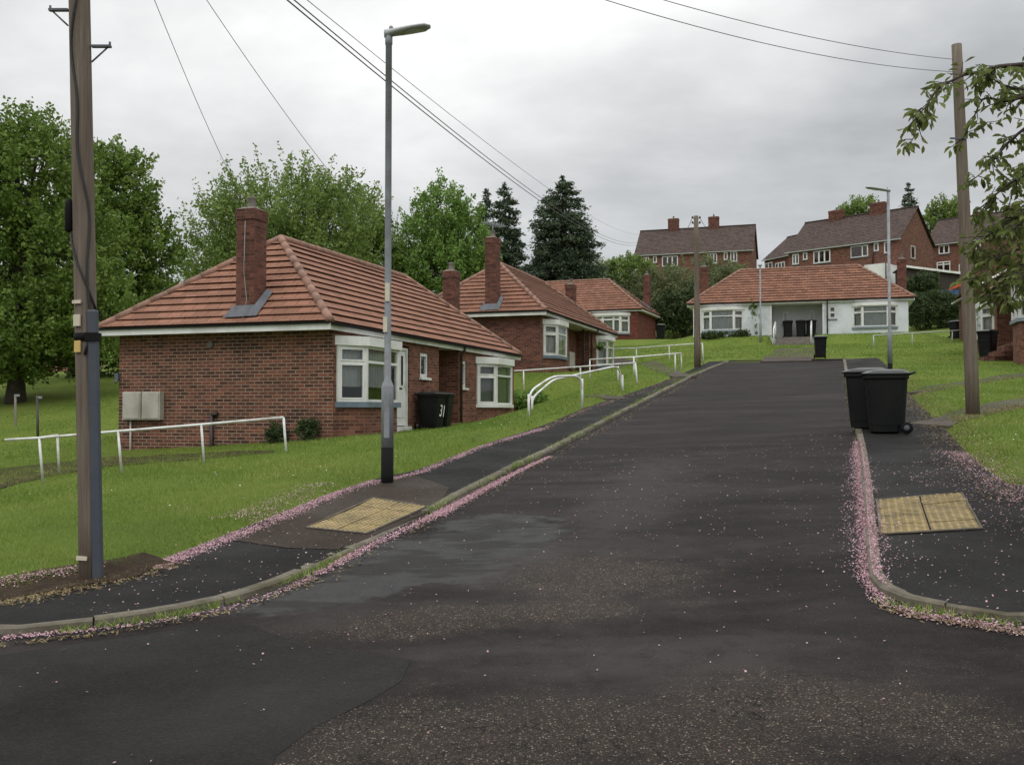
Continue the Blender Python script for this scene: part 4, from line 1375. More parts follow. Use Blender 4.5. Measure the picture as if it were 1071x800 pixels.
LG = 'grey street lamps'
base, H = lamp_post(405, 501, 38, '')
lp = thing('street_lamp', 'tall grey street lamp with black base band on the left footway', 'street lamp', base, 0, LG)
b = MB(); b.lathe([(0.082, 0.42), (0.082, 1.22), (0.075, 1.25), (0.045, 1.32), (0.043, H - 0.12), (0.05, H - 0.115), (0.05, H + 0.02)], 16); b.build('post', M['lamp_grey'], lp, uv=False)
b = MB(); b.lathe([(0.0835, -0.2), (0.0835, 0.02), (0.087, 0.03), (0.0835, 0.05), (0.0835, 0.418)], 16); b.build('base_band', M['black'], lp, uv=False)
def lantern(root, H, L=0.62, dirx=1.0):
    b = MB()
    n = 10; v = []
    for i in range(9):
        t = i / 8
        x = (-0.06 + t * L) * dirx
        w = 0.055 + 0.075 * math.sin(min(1, t * 1.15) * math.pi * 0.62) if t < 0.95 else 0.05
        hgt = 0.055 * (1 - 0.45 * t) if t < 0.97 else 0.015
        zc = H + 0.03 + 0.10 * t
        for k in range(n):
            a_ = 2 * math.pi * k / n
            v.append((x, w * math.cos(a_), zc + hgt * math.sin(a_)))
    f = []
    for i in range(8):
        for k in range(n):
            q = (i * n + k, i * n + (k + 1) % n, (i + 1) * n + (k + 1) % n, (i + 1) * n + k)
            f.append(q if dirx < 0 else q[::-1])
    f += [tuple(range(n)), tuple(range(8 * n, 9 * n))[::-1]]
    b.add(v, f, 0, True)
    o = b.build('lantern', M['lamp_head'], root, uv=False)
    b = MB(); 
    v = []
    for i in range(7):
        t = i / 6; x = (0.13 + t * (L - 0.24)) * dirx; w = 0.085 * math.sin((0.25 + 0.6 * t) * math.pi) + 0.01
        for k in range(8):
            a_ = math.pi + math.pi * k / 7
            v.append((x, w * math.cos(a_), H + 0.035 + 0.10 * (x * dirx + 0.06) / L + 0.06 * math.sin(a_) * math.sin((0.15 + 0.7 * t) * math.pi)))
    f = [(i * 8 + k, i * 8 + k + 1, (i + 1) * 8 + k + 1, (i + 1) * 8 + k) for i in range(6) for k in range(7)]
    b.add(v, f, 0, True); b.build('bowl', M['lamp_glass'], o, uv=False)
    b = MB(); b.lathe([(0.03, 0), (0.03, 0.04), (0.02, 0.06)], 10, (0.03 * dirx, 0, H + 0.075)); b.build('photocell', M['lamp_grey'], o, uv=False)
    return o
lantern(lp, H)
b = MB(); b.box(-0.03, 0.03, -0.06, -0.044, 2.36, 2.6); b.build('number_plate', M['tag'], lp, uv=False)
b = MB(); b.box(-0.055, 0.0, -0.064, -0.044, 1.95, 2.15); b.build('number_plate', M['tag'], lp, uv=False)
b = MB(); b.box(-0.035, 0.035, -0.088, -0.075, 0.55, 1.1); b.build('access_door', M['lamp_grey'], lp, uv=False)


def slim_lamp(base, H, label, dirx, L, r0=0.075, r1=0.045):
    q = thing('street_lamp', label, 'street lamp', base, 0, LG)
    b = MB(); b.lathe([(r0, 0.26), (r0, 1.2), (r1, 1.3), (r1, H)], 12); b.build('post', M['lamp_grey'], q, uv=False)
    b = MB(); b.lathe([(r0 + .002, -0.2), (r0 + .002, 0.258)], 12); b.build('base_band', M['black'], q, uv=False)
    b = MB(); b.tube([(0, 0, H), (0, 0, H + 0.1)], 0.05, 8)
    lantern(q, H + 0.02, L, dirx)
    return q
b2, H2 = lamp_post(931, 388.5, 201, '')
slim_lamp(b2, H2, 'grey street lamp behind the two wheelie bins on the right footway', -1.0, 0.78)
b3, H3 = lamp_post(795.5, 352, 279, '', 58)
b3 = Vector((b3.x, b3.y, g(b3.x, b3.y) + 0.1)); H3 = at_depth(795, 279, 58).z - b3.z
q = thing('street_lamp', 'thin short grey lamp in front of the white bungalow', 'street lamp', b3, 0, LG)
b = MB(); b.lathe([(0.07, -0.2), (0.07, 1.1), (0.045, 1.15), (0.045, H3)], 10); b.build('post', M['lamp_grey'], q, uv=False)
b = MB(); b.lathe([(0.05, 0), (0.12, 0.03), (0.13, 0.12), (0.06, 0.2)], 12, (0, 0, H3)); b.build('lantern', M['lamp_head'], q, uv=False)


# telegraph poles
PG = 'wooden telegraph poles'
base = at(95, 600, 0.09)
topP = at_depth(79, -205, base.y)
POLE_TOP = topP
lean = topP - base
pr = thing('telegraph_pole', 'thick wooden pole with blue grey cable cover at the left foreground', 'telegraph pole', base, 0, PG)
b = MB()
n = 14
b.tube([(lean.x * t, lean.y * t, -0.3 * (t == 0) + lean.z * t) for t in [i / n for i in range(n + 1)]], [0.094 - 0.006 * i / n for i in range(n + 1)], 18)
b.build('pole', M['wood_pole'], pr, uv=False)
def on_pole(z, ang, r=0.094):
    t = z / lean.z
    return Vector((lean.x * t + r * math.cos(ang), lean.y * t + r * math.sin(ang), z))
zc1 = at_depth(90, 325, base.y).z - base.z
b = MB()
Xc = Matrix.Translation((0, 0, 0))
c0, c1 = on_pole(-0.1, RAD(-35), 0.108), on_pole(zc1, RAD(-35), 0.108)
for s in range(1):
    dx = Vector((0.04, 0, 0)); dy = Vector((0, 0.036, 0))
    v = [c0 - dx - dy, c0 + dx - dy, c0 + dx + dy, c0 - dx + dy, c1 - dx - dy, c1 + dx - dy, c1 + dx + dy, c1 - dx + dy]
    b.add(v, [(0, 3, 2, 1), (4, 5, 6, 7), (0, 1, 5, 4), (1, 2, 6, 5), (2, 3, 7, 6), (3, 0, 4, 7)])
b.build('cable_cover', M['conduit'], pr, uv=False, bevel=0.012)
b = MB(); zb_ = at_depth(92, 353, base.y).z - base.z
pb = on_pole(zb_, 0, 0.0)
b.lathe([(0.1, -0.035), (0.1, 0.035)], 18, (pb.x, pb.y, zb_)); b.box(pb.x + 0.035, pb.x + 0.14, pb.y - 0.115, pb.y - 0.01, zb_ - 0.035, zb_ + 0.035)
b.build('strap', M['black'], pr, uv=False)
for v0, w_, h_, mt, nm in ((317, .09, .03, 'tag', 'label_plate'), (336, .07, .1, 'tag', 'label_plate'), (363, .065, .1, 'yellow', 'warning_plate'), (582, .11, .035, 'tag', 'label_plate')):
    z_ = at_depth(85, v0, base.y).z - base.z
    p_ = on_pole(z_, RAD(-110), 0.103)
    b = MB(); b.box(-w_ / 2, w_ / 2, -0.006, 0.006, -h_ / 2, h_ / 2, X=Matrix.Translation(p_) @ Matrix.Rotation(RAD(-20), 4, 'Z')); b.build(nm, M[mt], pr, uv=False)
z_ = at_depth(75, 227, base.y).z - base.z
p_ = on_pole(z_, RAD(195), 0.12)
b = MB(); b.lathe([(0.02, -0.14), (0.034, -0.12), (0.034, 0.1), (0.03, 0.12), (0.02, 0.15)], 12, p_); b.build('cable_joint', M['black'], pr, uv=False)
b = MB()
pts = []
for i in range(60):
    t = i / 59; z = 1.9 + t * (lean.z - 1.9)
    pts.append(on_pole(z, RAD(-75 + 30 * math.sin(t * 9) + 12 * math.sin(t * 31)), 0.104 - 0.006 * t))
b.tube(pts, 0.012, 5)
pts = [on_pole(z_ - 0.12 - 0.7 * i / 11, RAD(195 + 150 * i / 11), 0.106) for i in range(12)]
b.tube(pts, 0.01, 5)
b.build('cable', M['cable'], pr, uv=False)
for v0, sd in ((12, -1), (50, 1)):
    z_ = at_depth(80, v0, base.y).z - base.z
    p_ = on_pole(z_, 0 if sd > 0 else math.pi, 0.1)
    b = MB(); b.box(p_.x - (0 if sd > 0 else 0.17), p_.x + (0.17 if sd > 0 else 0), p_.y - 0.02, p_.y + 0.02, p_.z, p_.z + 0.02)
    b.tube([(p_.x + sd * 0.14, p_.y, p_.z), (p_.x + sd * 0.0, p_.y, p_.z - 0.13)], 0.008, 5); b.tube([(p_.x + sd * 0.16, p_.y, p_.z), (p_.x + sd * 0.16, p_.y, p_.z + 0.05)], 0.01, 6)
    b.build('step_bracket', M['lead'], pr, uv=False)

rb = at(1018, 433, 0.12)
rt = at_depth(1000.5, 47, rb.y)
RP_TOP = rt
pr2 = thing('telegraph_pole', 'wooden pole leaning left on the right lawn behind the leafy branch', 'telegraph pole', rb, 0, PG)
ln = rt - rb
b = MB(); b.tube([(ln.x * t, ln.y * t, ln.z * t - 0.3 * (t == 0)) for t in [i / 8 for i in range(9)]], [0.128 - 0.035 * i / 8 for i in range(9)], 14); b.build('pole', M['wood_pole'], pr2, uv=False)
b = MB(); p_ = ln * 0.74
b.box(p_.x - 0.25, p_.x + 0.06, p_.y - 0.12, p_.y - 0.09, p_.z - 0.015, p_.z + 0.015); b.build('step_bracket', M['lead'], pr2, uv=False)
mb_ = at(729.5, 382.5, 0.1)
mt = at_depth(728, 226, mb_.y)
MP_TOP = mt
pr3 = thing('telegraph_pole', 'slender wooden pole at the top of the left footway', 'telegraph pole', mb_, 0, PG)
ln = mt - mb_
b = MB(); b.tube([(ln.x * t, ln.y * t, ln.z * t - 0.3 * (t == 0)) for t in [i / 6 for i in range(7)]], [0.135 - 0.05 * i / 6 for i in range(7)], 12); b.build('pole', M['wood_pole'], pr3, uv=False)
b = MB()
for k, (dx, dz) in enumerate(((-0.14, -0.1), (0.14, -0.1), (-0.14, -0.3), (0.14, -0.3))):
    b.tube([ln + Vector((0, 0, dz)), ln + Vector((dx, -0.02, dz))], 0.012, 5)
    b.lathe([(0.02, 0), (0.04, 0.02), (0.035, 0.07), (0.02, 0.09)], 8, ln + Vector((dx, -0.02, dz)))
b.build('insulators', M['lead'], pr3, uv=False)


# overhead wires
def wire(A, B, sag, label, r=0.006, kind_pts=None):
    A, B = Vector(A), Vector(B)
    pts = []
    for i in range(41):
        t = i / 40
        p = A.lerp(B, t); p.z -= sag * 4 * t * (1 - t)
        pts.append(p)
    b = MB(); b.tube(pts, r, 5)
    o = b.build('overhead_wire', M['wire'], uv=False)
    return tag(o, label, 'wire', 'overhead wires')


PT = POLE_TOP
wire(PT + Vector((0.06, 0, -0.22)), at_depth(680, 250, 112), 1.95, 'lower of the thick pair of wires sweeping down towards the hilltop house', 0.011)
wire(PT + Vector((0.10, 0, -0.19)), at_depth(680, 248, 112), 1.9, 'upper of the thick pair of wires sweeping down towards the hilltop house', 0.010)
wire(PT + Vector((0.12, 0, -0.16)), at_depth(682, 243, 112), 1.5, 'thin pale wire just above the thick pair over the bungalows', 0.006)
wire(PT + Vector((0.02, 0.1, -0.05)), X1m @ Vector((0.2, 2.1, 4.6)), 0.25, 'thin wire dropping from the left pole to the nearest chimney', 0.0045)
wire(PT + Vector((0.06, 0.1, -0.05)), X1m @ Vector((12.25, 2.1, 4.8)), 0.95, 'thin wire running from the left pole to the far chimney of the nearest bungalow', 0.0045)
wire(PT + Vector((0.1, -0.02, 0.1)), RP_TOP + Vector((-0.08, 0, -0.28)), 0.42, 'upper of the two wires ending at the right pole', 0.006)
wire(PT + Vector((0.1, -0.05, 0.0)), RP_TOP + Vector((-0.08, 0, -0.52)), 0.5, 'lower of the two wires ending at the right pole', 0.006)
a = T1.matrix_world @ Vector((0, 0, 0))
wire(MP_TOP + Vector((-0.14, 0, -0.05)), at_depth(713, 238.5, 107.8), 0.5, 'short wire from the slender pole to the left chimney of the hilltop house', 0.012)
wire(MP_TOP + Vector((0.14, 0, -0.05)), at_depth(742, 233.5, 108), 0.4, 'short wire from the slender pole to the right chimney of the hilltop house', 0.012)


# handrails
def rail_thing(label, rails, posts, mat='white_rail', r=0.024, group='white tubular handrails'):
    """rails: lists of 3d points; posts: (base, top)"""
    root = thing('handrail', label, 'handrail', posts[0][0], 0, group)
    o = Vector(posts[0][0])
    for pts in rails:
        b = MB(); b.tube([Vector(p) - o for p in pts], r, 8); b.build('rail', M[mat], root, uv=False)
    for a, c in posts:
        b = MB(); a = Vector(a) - o; c = Vector(c) - o
        b.tube([a - Vector((0, 0, 0.15)), c], r, 8); b.build('post', M[mat], root, uv=False)
    return root


def post_px(ub, vb, ut, vt, D=None):
    P = at(ub, vb, 0.12) if D is None else at_depth(ub, vb, D)
    return P, at_depth(ut, vt, P.y)


def rail_px(label, posts, ext=None, mat='white_rail', r=0.024, ends=(False, False), group='white tubular handrails'):
    ps = [post_px(*p) for p in posts]
    line = [t for _, t in ps]
    if ext: line = [ext] + line
    return rail_thing(label, [line], ps, mat, r, group)


def curve(pts, rad=0.18, n=5):
    pts = [Vector(p) for p in pts]
    out = [pts[0]]
    for a, p, c in zip(pts[:-2], pts[1:-1], pts[2:]):
        d0 = (a - p); d1 = (c - p)
        q0 = p + d0.normalized() * min(rad, d0.length * 0.45); q1 = p + d1.normalized() * min(rad, d1.length * 0.45)
        for k in range(n + 1):
            t = k / n
            out.append(q0.lerp(p, t).lerp(p.lerp(q1, t), t))
    out.append(pts[-1])
    return out


# rail along the end wall of the first bungalow: depths follow the end wall
p1 = post_px(300, 472, 296.5, 436.5)
DA = p1[0].y
posts = [p1, post_px(214, 481, 210.5, 444, DA * 0.985), post_px(127.5, 488.5, 123.5, 451, DA * 0.97), post_px(45, 495.5, 41, 458, DA * 0.955)]
ra = rail_thing('long white handrail in front of the mottled brick end wall', [[posts[0][1], posts[1][1], posts[2][1], posts[3][1], at_depth(5, 460, DA * 0.95)]], posts)
bp = post_px(62, 486, 60, 455, DA * 1.01)
rail_thing('short white return rail at the left end of the long handrail', [[bp[1], posts[3][1] + Vector((0.0, 0.02, 0))]], [bp])

q = at(553, 434, 0.12); q2 = at(609, 424, 0.12)
Dq = q.y; Dq2 = q2.y
rail_thing('curved white handrail hoop nearest the footway', [curve([q - Vector((0, 0, .1)), at_depth(553, 410, Dq), at_depth(578, 393.5, (Dq + Dq2) / 2), at_depth(608, 393, Dq2), q2 - Vector((0, 0, .1))], 0.3)], [(q, at_depth(553, 412, Dq)), (q2, at_depth(609, 396, Dq2))], r=0.026)
q = at(556.5, 428, 0.12); q2 = at(651.5, 407.5, 0.12); Dq = q.y; Dq2 = q2.y
rail_thing('longer curved white handrail hoop behind the nearest hoop', [curve([q - Vector((0, 0, .1)), at_depth(556.5, 416, Dq), at_depth(578, 397.5, Dq * 1.04), at_depth(607, 391, Dq * 1.12), at_depth(642, 383.5, Dq2 * .98), at_depth(648, 385, Dq2), q2 - Vector((0, 0, .1))], 0.3)], [(q, at_depth(556.5, 414, Dq)), (q2, at_depth(651, 392, Dq2)), post_px(646.5, 398, 646.5, 383)], r=0.026)
rail_px('straight white handrail running left behind the hoops to the second bungalow', [(548, 409, 547.5, 387.5, 36), (607.5, 402, 607, 383.5, 36.5), (667, 400.5, 664.5, 379.5)], at_depth(528, 388.5, 35.8), r=0.026)
rail_px('white handrail along the path below the second bungalow', [(617, 395.5, 617, 376), (663, 392, 663, 373.5), (706.5, 388.5, 706, 370), (713, 386, 712.5, 369.5)], r=0.026)
rail_px('topmost white handrail across the lawn by the slender pole', [(640, 381, 640, 365), (666, 379.5, 665.5, 364), (700, 377, 700, 361.5), (736, 378, 734.5, 359)], r=0.026)
rail_px('thin grey handrail across the lawn right of the white bungalow', [(914, 364, 913.5, 351), (954, 361, 954, 348.5), (996, 358, 996, 346), (1012, 357, 1012, 345)], mat='grey_rail', r=0.032, group='grey handrails')
rail_px('distant white handrail on the lawn at the far left', [(68, 404, 68, 390, 50), (52, 404, 52, 392, 50), (80, 402, 80, 390, 50)], r=0.04)


# wooden posts under the left trees
for (ub, vb, vt, D, lab) in ((17, 473, 413, 31, 'thin grey clothes post with pulley under the left tree'), (40, 480, 415, 28, 'thin rusty clothes post beside the long handrail end')):
    P = at_depth(ub, vb, D); P.z = min(P.z, g(P.x, P.y) + 0.1); T = at_depth(ub - 1, vt, D)
    cpost = thing('clothes_post', lab, 'clothes post', P, 0, 'clothes posts under the trees')
    b = MB(); b.tube([(0, 0, -0.2), T - P], 0.035, 8); b.build('post', M['brown_pipe'] if ub > 20 else M['slab'], cpost, uv=False)
    b = MB(); b.box(-0.08, 0.08, -0.02, 0.02, T.z - P.z - 0.05, T.z - P.z + 0.02); b.build('hook', M['steel'], cpost, uv=False)


# wheelie bin
def make_bin(label):
    r = thing('wheelie_bin', label, 'wheelie bin', (0, 0, 0), 0, 'black wheelie bins')
    b = MB()
    def ring(wx, wy0, wy1, z, c=0.05):
        x = wx / 2
        return [(-x + c, wy0, z), (x - c, wy0, z), (x, wy0 + c, z), (x, wy1 - c, z), (x - c, wy1, z), (-x + c, wy1, z), (-x, wy1 - c, z), (-x, wy0 + c, z)]
    rings = [ring(.44, -.26, .20, 0.03), ring(.45, -.27, .21, 0.12), ring(.46, -.275, .28, 0.16), ring(.53, -.335, .33, 0.92), ring(.58, -.365, .35, 0.925), ring(.58, -.365, .35, 0.985)]
    v = [p for q in rings for p in q]
    f = [(i * 8 + k, i * 8 + (k + 1) % 8, (i + 1) * 8 + (k + 1) % 8, (i + 1) * 8 + k) for i in range(len(rings) - 1) for k in range(8)]
    f += [tuple(range(8))[::-1], tuple(range(40, 48))]
    b.add(v, f)
    b.box(-0.11, 0.11, -0.325, -0.27, 0.60, 0.68); 
    b.build('body', M['bin'], r, uv=False, bevel=0.008)
    b = MB()
    rl = [ring(.61, -.40, .36, 0.99, .06), ring(.615, -.405, .37, 1.015, .06), ring(.54, -.30, .34, 1.055, .09), ring(.36, -.14, .25, 1.085, .08)]
    v = [p for q in rl for p in q]
    f = [(i * 8 + k, i * 8 + (k + 1) % 8, (i + 1) * 8 + (k + 1) % 8, (i + 1) * 8 + k) for i in range(3) for k in range(8)] + [tuple(range(8))[::-1], tuple(range(24, 32))]
    b.add(v, f); b.build('lid', M['bin_lid'], r, uv=False, bevel=0.006)
    b = MB(); b.tube(curve([(-0.2, .33, 0.98), (-0.2, .45, 1.03), (0.2, .45, 1.03), (0.2, .33, 0.98)], 0.06), 0.018, 8)
    b.tube([(-0.27, .37, 1.0), (0.27, .37, 1.0)], 0.02, 8); b.build('handle', M['bin'], r, uv=False)
    for s in (-1, 1):
        b = MB()
        b.lathe([(0.03, -0.035), (0.085, -0.035), (0.1, -0.02), (0.1, 0.02), (0.085, 0.035), (0.03, 0.035)], 18, X=Matrix.Translation((s * 0.225 + s * 0.02, .30, 0.1)) @ Matrix.Rotation(RAD(90), 4, 'Y'))
        w = b.build('wheel', M['black'], r, uv=False)
        b = MB(); b.lathe([(0.05, 0.036), (0.03, 0.042)], 12, X=Matrix.Translation((s * 0.245, .30, 0.1)) @ Matrix.Rotation(RAD(90 * s), 4, 'Y')); b.build('hub', M['lead'], w, uv=False)
    return r


def put_bin(src, P, rz, label, z=None, tilt=0.0):
    o = src if src.get('used') is None else copy_tree(src)
    if src.get('used') is None: src['used'] = 1
    o.location = (P[0], P[1], P[2] if z is None else z); o.rotation_euler = (0, tilt, rz)
    o['label'] = label
    return o


bin0 = make_bin('x')
# orientation: local -y is the front (lid lip); handle at +y
pb = at(927, 449.5, 0.1)
vd = Vector((pb.x, pb.y, 0)).normalized()
perp = Vector((vd.y, -vd.x, 0))           # to the right of the view
front = (-perp).normalized()
rzb = math.atan2(front.y, front.x) + math.pi / 2
slope_t = math.atan(-0.0)
put_bin(bin0, pb + Vector((0, 0, -0.005)), rzb + RAD(4), 'front one of the two large wheelie bins on the right footway, wheel towards the lawn', z=float(pave_z(pb.x, pb.y)) - 0.02)
p2 = pb + vd * 0.66 - perp * 0.30
put_bin(bin0, p2, rzb + RAD(-9), 'rear one of the two large wheelie bins on the right footway, nearer the kerb', z=float(pave_z(p2.x, p2.y)) - 0.03)
# numbered bin by the first bungalow door
pn_ = X1m @ Vector((4.42, -0.42, 0.0)); rz1_ = math.pi / 2 - RAD(18.1)
nb = put_bin(bin0, pn_, rz1_ - RAD(8), 'wheelie bin painted with the white number 31 beside the white door', z=g(pn_.x, pn_.y) + 0.11)
nb.scale = (0.9, 0.9, 0.88)
fc_ = bpy.data.curves.new('number', 'FONT'); fc_.body = '31'; fc_.size = 0.42; fc_.extrude = 0.002; fc_.align_x = 'CENTER'
fo = bpy.data.objects.new('number', fc_); COL.objects.link(fo); fo.parent = nb
fo.data.materials.append(M['number'])
fo.location = (0.03, -0.318, 0.36); fo.rotation_euler = (RAD(90 + 4.6), RAD(6), 0)
fo.scale = (0.75, 1.15, 1)
nm_ = bpy.data.meshes.new_from_object(fo)
no_ = bpy.data.objects.new('number', nm_); COL.objects.link(no_); no_.parent = nb
no_.location, no_.rotation_euler, no_.scale = fo.location, fo.rotation_euler, fo.scale
bpy.data.objects.remove(fo); no_.name = 'number'
p2_ = X1m @ Vector((5.15, -0.36, 0.0))
put_bin(bin0, p2_, rz1_ + RAD(3), 'plain wheelie bin next to the numbered bin in front of the recessed porch', z=g(p2_.x, p2_.y) + 0.11).scale = (0.9, 0.9, 0.86)
# bins in the white bungalow porch and on its lawn
for x, rz, lab in ((5.62, 0.05, 'leftmost of three wheelie bins in the white bungalow porch'), (6.38, -0.04, 'middle one of three wheelie bins in the white bungalow porch'), (6.98, 0.08, 'rightmost of three wheelie bins in the white bungalow porch, partly behind the handrail')):
    p_ = Xw @ Vector((x, 0.35, 0)); put_bin(bin0, p_, math.pi / 2 - RAD(107.5) + rz, lab, z=ow.z - 0.005)
p_ = at(858, 374.5, 0.1); put_bin(bin0, p_, math.pi / 2 - RAD(107.5) + 0.1, 'lone wheelie bin standing on the lawn at the head of the road', z=g(p_.x, p_.y) + 0.1).scale = (0.88, 0.88, 0.86)
p_ = at_depth(1033, 369, 37.4); put_bin(bin0, p_, math.pi / 2 - th4 + RAD(60), 'wheelie bin beside the steps of the right brick bungalow', z=g(p_.x, p_.y) + 0.1)
p_ = at_depth(1000, 344, 58); put_bin(bin0, p_, 0.3, 'distant wheelie bin below the hedge left of the right pole', z=g(p_.x, p_.y) + 0.1)
p_ = at_depth(691, 357, 69); put_bin(bin0, p_, 0.1, 'distant wheelie bin beside the third bungalow', z=g(p_.x, p_.y) + 0.1)


# TV aerials on the second bungalow chimney
def aerial(P, H, label, rz):
    r = thing('tv_aerial', label, 'tv aerial', P, rz)
    b = MB(); b.tube([(0, 0, 0), (0, 0, H)], 0.02, 6); b.build('mast', M['steel'], r, uv=False)
    b = MB(); b.tube([(-0.55, 0, H - .05), (0.75, 0, H - .05)], 0.015, 5)
    for i in range(9):
        x = -0.5 + i * 0.15
        b.tube([(x, -0.22, H - .05), (x, 0.22, H - .05)], 0.011, 4); b.tube([(x, 0, H - .2), (x, 0, H + .1)], 0.009, 4)
    b.build('antenna', M['steel'], r, uv=False)


X2m = local_mat(RAD(18.3), o2)
aerial(X2m @ Vector((0.1, 2.0, 5.25)), 0.55, 'tv aerial on the tall chimney of the second bungalow', 0.9)

# hanging basket by the second bungalow
hb = thing('hanging_basket', 'hanging flower basket in front of the second bungalow porch', 'hanging basket', X2m @ Vector((8.6, -0.35, 1.35)), 0)
b = MB(); b.lathe([(0.03, -0.16), (0.13, -0.1), (0.17, 0.0)], 12); b.build('basket', M['wood_dark'], hb, uv=False)
b = MB()
for k in range(3):
    a_ = k * 2.1; b.tube([(0.16 * math.cos(a_), 0.16 * math.sin(a_), 0), (0, 0, 0.45)], 0.006, 4)
b.build('chain', M['steel'], hb, uv=False)
c_ = rng.normal(size=(260, 3)) * np.array([.13, .13, .1]) + np.array([0, 0, .03])
fast_mesh('foliage', leaf_quads(c_, rng.normal(size=(260, 3)), 0.09, .6), 4, M['leaf_c'], hb, rng.random(260))


# ------------------------------------------------------------------ vegetation
def shoots_cloud(lobes, n, length, per, size, spread, up=0.6, aspect=0.5, hollow=0.5):
    """returns leaf verts, tints, shoot starts, shoot ends (local)"""
    lob = np.array([l[:6] for l in lobes], float)
    wts = lob[:, 3] * lob[:, 4] * lob[:, 5]; wts = wts ** 0.75
    k = rng.choice(len(lob), n, p=wts / wts.sum())
    d = unit(rng.normal(size=(n, 3)) + np.array([0, 0, 0.15]))
    r = hollow + (1 - hollow) * rng.random(n) ** 0.6
    st = lob[k, :3] + d * lob[k, 3:6] * r[:, None] * 0.92
    dr = unit(d * 0.75 + np.array([0, 0, up]) + rng.normal(size=(n, 3)) * 0.28)
    ln = length * rng.uniform(0.45, 1.35, n)
    en = st + dr * ln[:, None]
    i = np.repeat(np.arange(n), per)
    t = rng.random(n * per) ** 0.85
    sprd = spread * (1 - 0.6 * t)
    c = st[i] + dr[i] * (ln[i] * t)[:, None] + rng.normal(size=(n * per, 3)) * sprd[:, None] * 0.55
    ax = rng.normal(size=(n * per, 3)) + dr[i] * 0.7 + np.array([0, 0, -0.35])
    v = leaf_quads(c, ax, size, aspect)
    clump = rng.random(n)
    tint = np.clip(0.55 * clump[i] + 0.45 * rng.random(n * per), 0, 1)
    return v, tint, st, en


def tree(name, label, base, lobes, n, per, size, mat, trunk_r, trunk_h, length=0.9, spread=0.3, up=0.6, aspect=0.55, group=None, cat='tree', hollow=0.5, twig_r=0.012, limbs=14, twigs=True, extra=None):
    base = Vector(base)
    r = thing(name, label, cat, base, 0, group)
    v, tint, st, en = shoots_cloud(lobes, n, length, per, size, spread, up, aspect, hollow)
    fast_mesh('crown', v, 4, M[mat], r, tint)
    if extra:
        ve, te, _, _ = shoots_cloud([extra[0]], extra[1], length * 0.7, 14, size * 0.9, spread, up, 0.9, 0.7)
        fast_mesh('blossom', ve, 4, M['blossom'], r, te)
    b = MB()
    top = max(l[2] + l[5] * 0.3 for l in lobes)
    cx = float(np.mean([l[0] for l in lobes])); cy = float(np.mean([l[1] for l in lobes]))
    if trunk_r > 0:
        path = []
        for i in range(9):
            t = i / 8
            path.append((cx * max(0, t - 0.25) + 0.12 * math.sin(t * 5 + base.x), cy * max(0, t - 0.25) + 0.1 * math.cos(t * 4), -0.35 + t * (top + 0.35)))
        rr = [trunk_r * (1.35 if i == 0 else 1) * (1 - 0.85 * i / 8) for i in range(9)]
        b.tube(path, rr, 10)
        for j in range(limbs):
            l = lobes[j % len(lobes)]
            z0 = trunk_h + (top - trunk_h) * 0.6 * rnd.random()
            a_ = rnd.uniform(0, 6.28)
            e = Vector((l[0] + l[3] * 0.75 * math.cos(a_), l[1] + l[4] * 0.75 * math.sin(a_), l[2] + l[5] * rnd.uniform(-0.3, 0.6)))
            t0 = (z0 + 0.35) / (top + 0.35)
            s0 = Vector((cx * max(0, t0 - 0.25), cy * max(0, t0 - 0.25), z0))
            m_ = s0.lerp(e, 0.5) + Vector((0, 0, -0.08 * (e - s0).length + 0.25))
            R0 = trunk_r * (1 - 0.8 * t0) * 0.6
            b.tube([s0, s0.lerp(m_, .5) + Vector((0, 0, .05)), m_, m_.lerp(e, .55), e], [R0, R0 * .8, R0 * .6, R0 * .4, R0 * .15], 6)
        if twigs:
            for j in range(0, n, max(1, n // 220)):
                a_, c_ = Vector(st[j]), Vector(en[j])
                back = a_ - (c_ - a_) * 0.9 - Vector((a_.x - cx, a_.y - cy, 0)) * 0.12
                b.tube([back, a_, c_], [twig_r * 2, twig_r * 1.4, twig_r * 0.5], 4, cap=False)
        b.build('trunk', M['bark'], r, uv=False)
    else:
        for j in range(8):
            l = lobes[j % len(lobes)]
            b.tube([(l[0] * 0.5 + rnd.uniform(-.2, .2), l[1] * 0.5 + rnd.uniform(-.2, .2), -0.3), (l[0] + rnd.uniform(-.3, .3) * l[3], l[1] + rnd.uniform(-.3, .3) * l[4], l[2] + 0.4 * l[5])], [0.04, 0.012], 5)
        b.build('stems', M['bark'], r, uv=False)
    return r


def px_lobes(base, D, lst, depth_scale=1.0):
    """lobes given as image ellipses (u, v, ru, rv[, dD]) at depth D -> local ellipsoids"""
    out = []
    for q in lst:
        dd = q[4] if len(q) > 4 else 0.0
        c = at_depth(q[0], q[1], D + dd); k = (D + dd) / F
        out.append((c.x - base.x, c.y - base.y, c.z - base.z, q[2] * k, q[2] * k * depth_scale, q[3] * k))
    return out


def ground_base(u, D):
    P = at_depth(u, 430, D); P.z = g(P.x, P.y) + 0.06
    return P


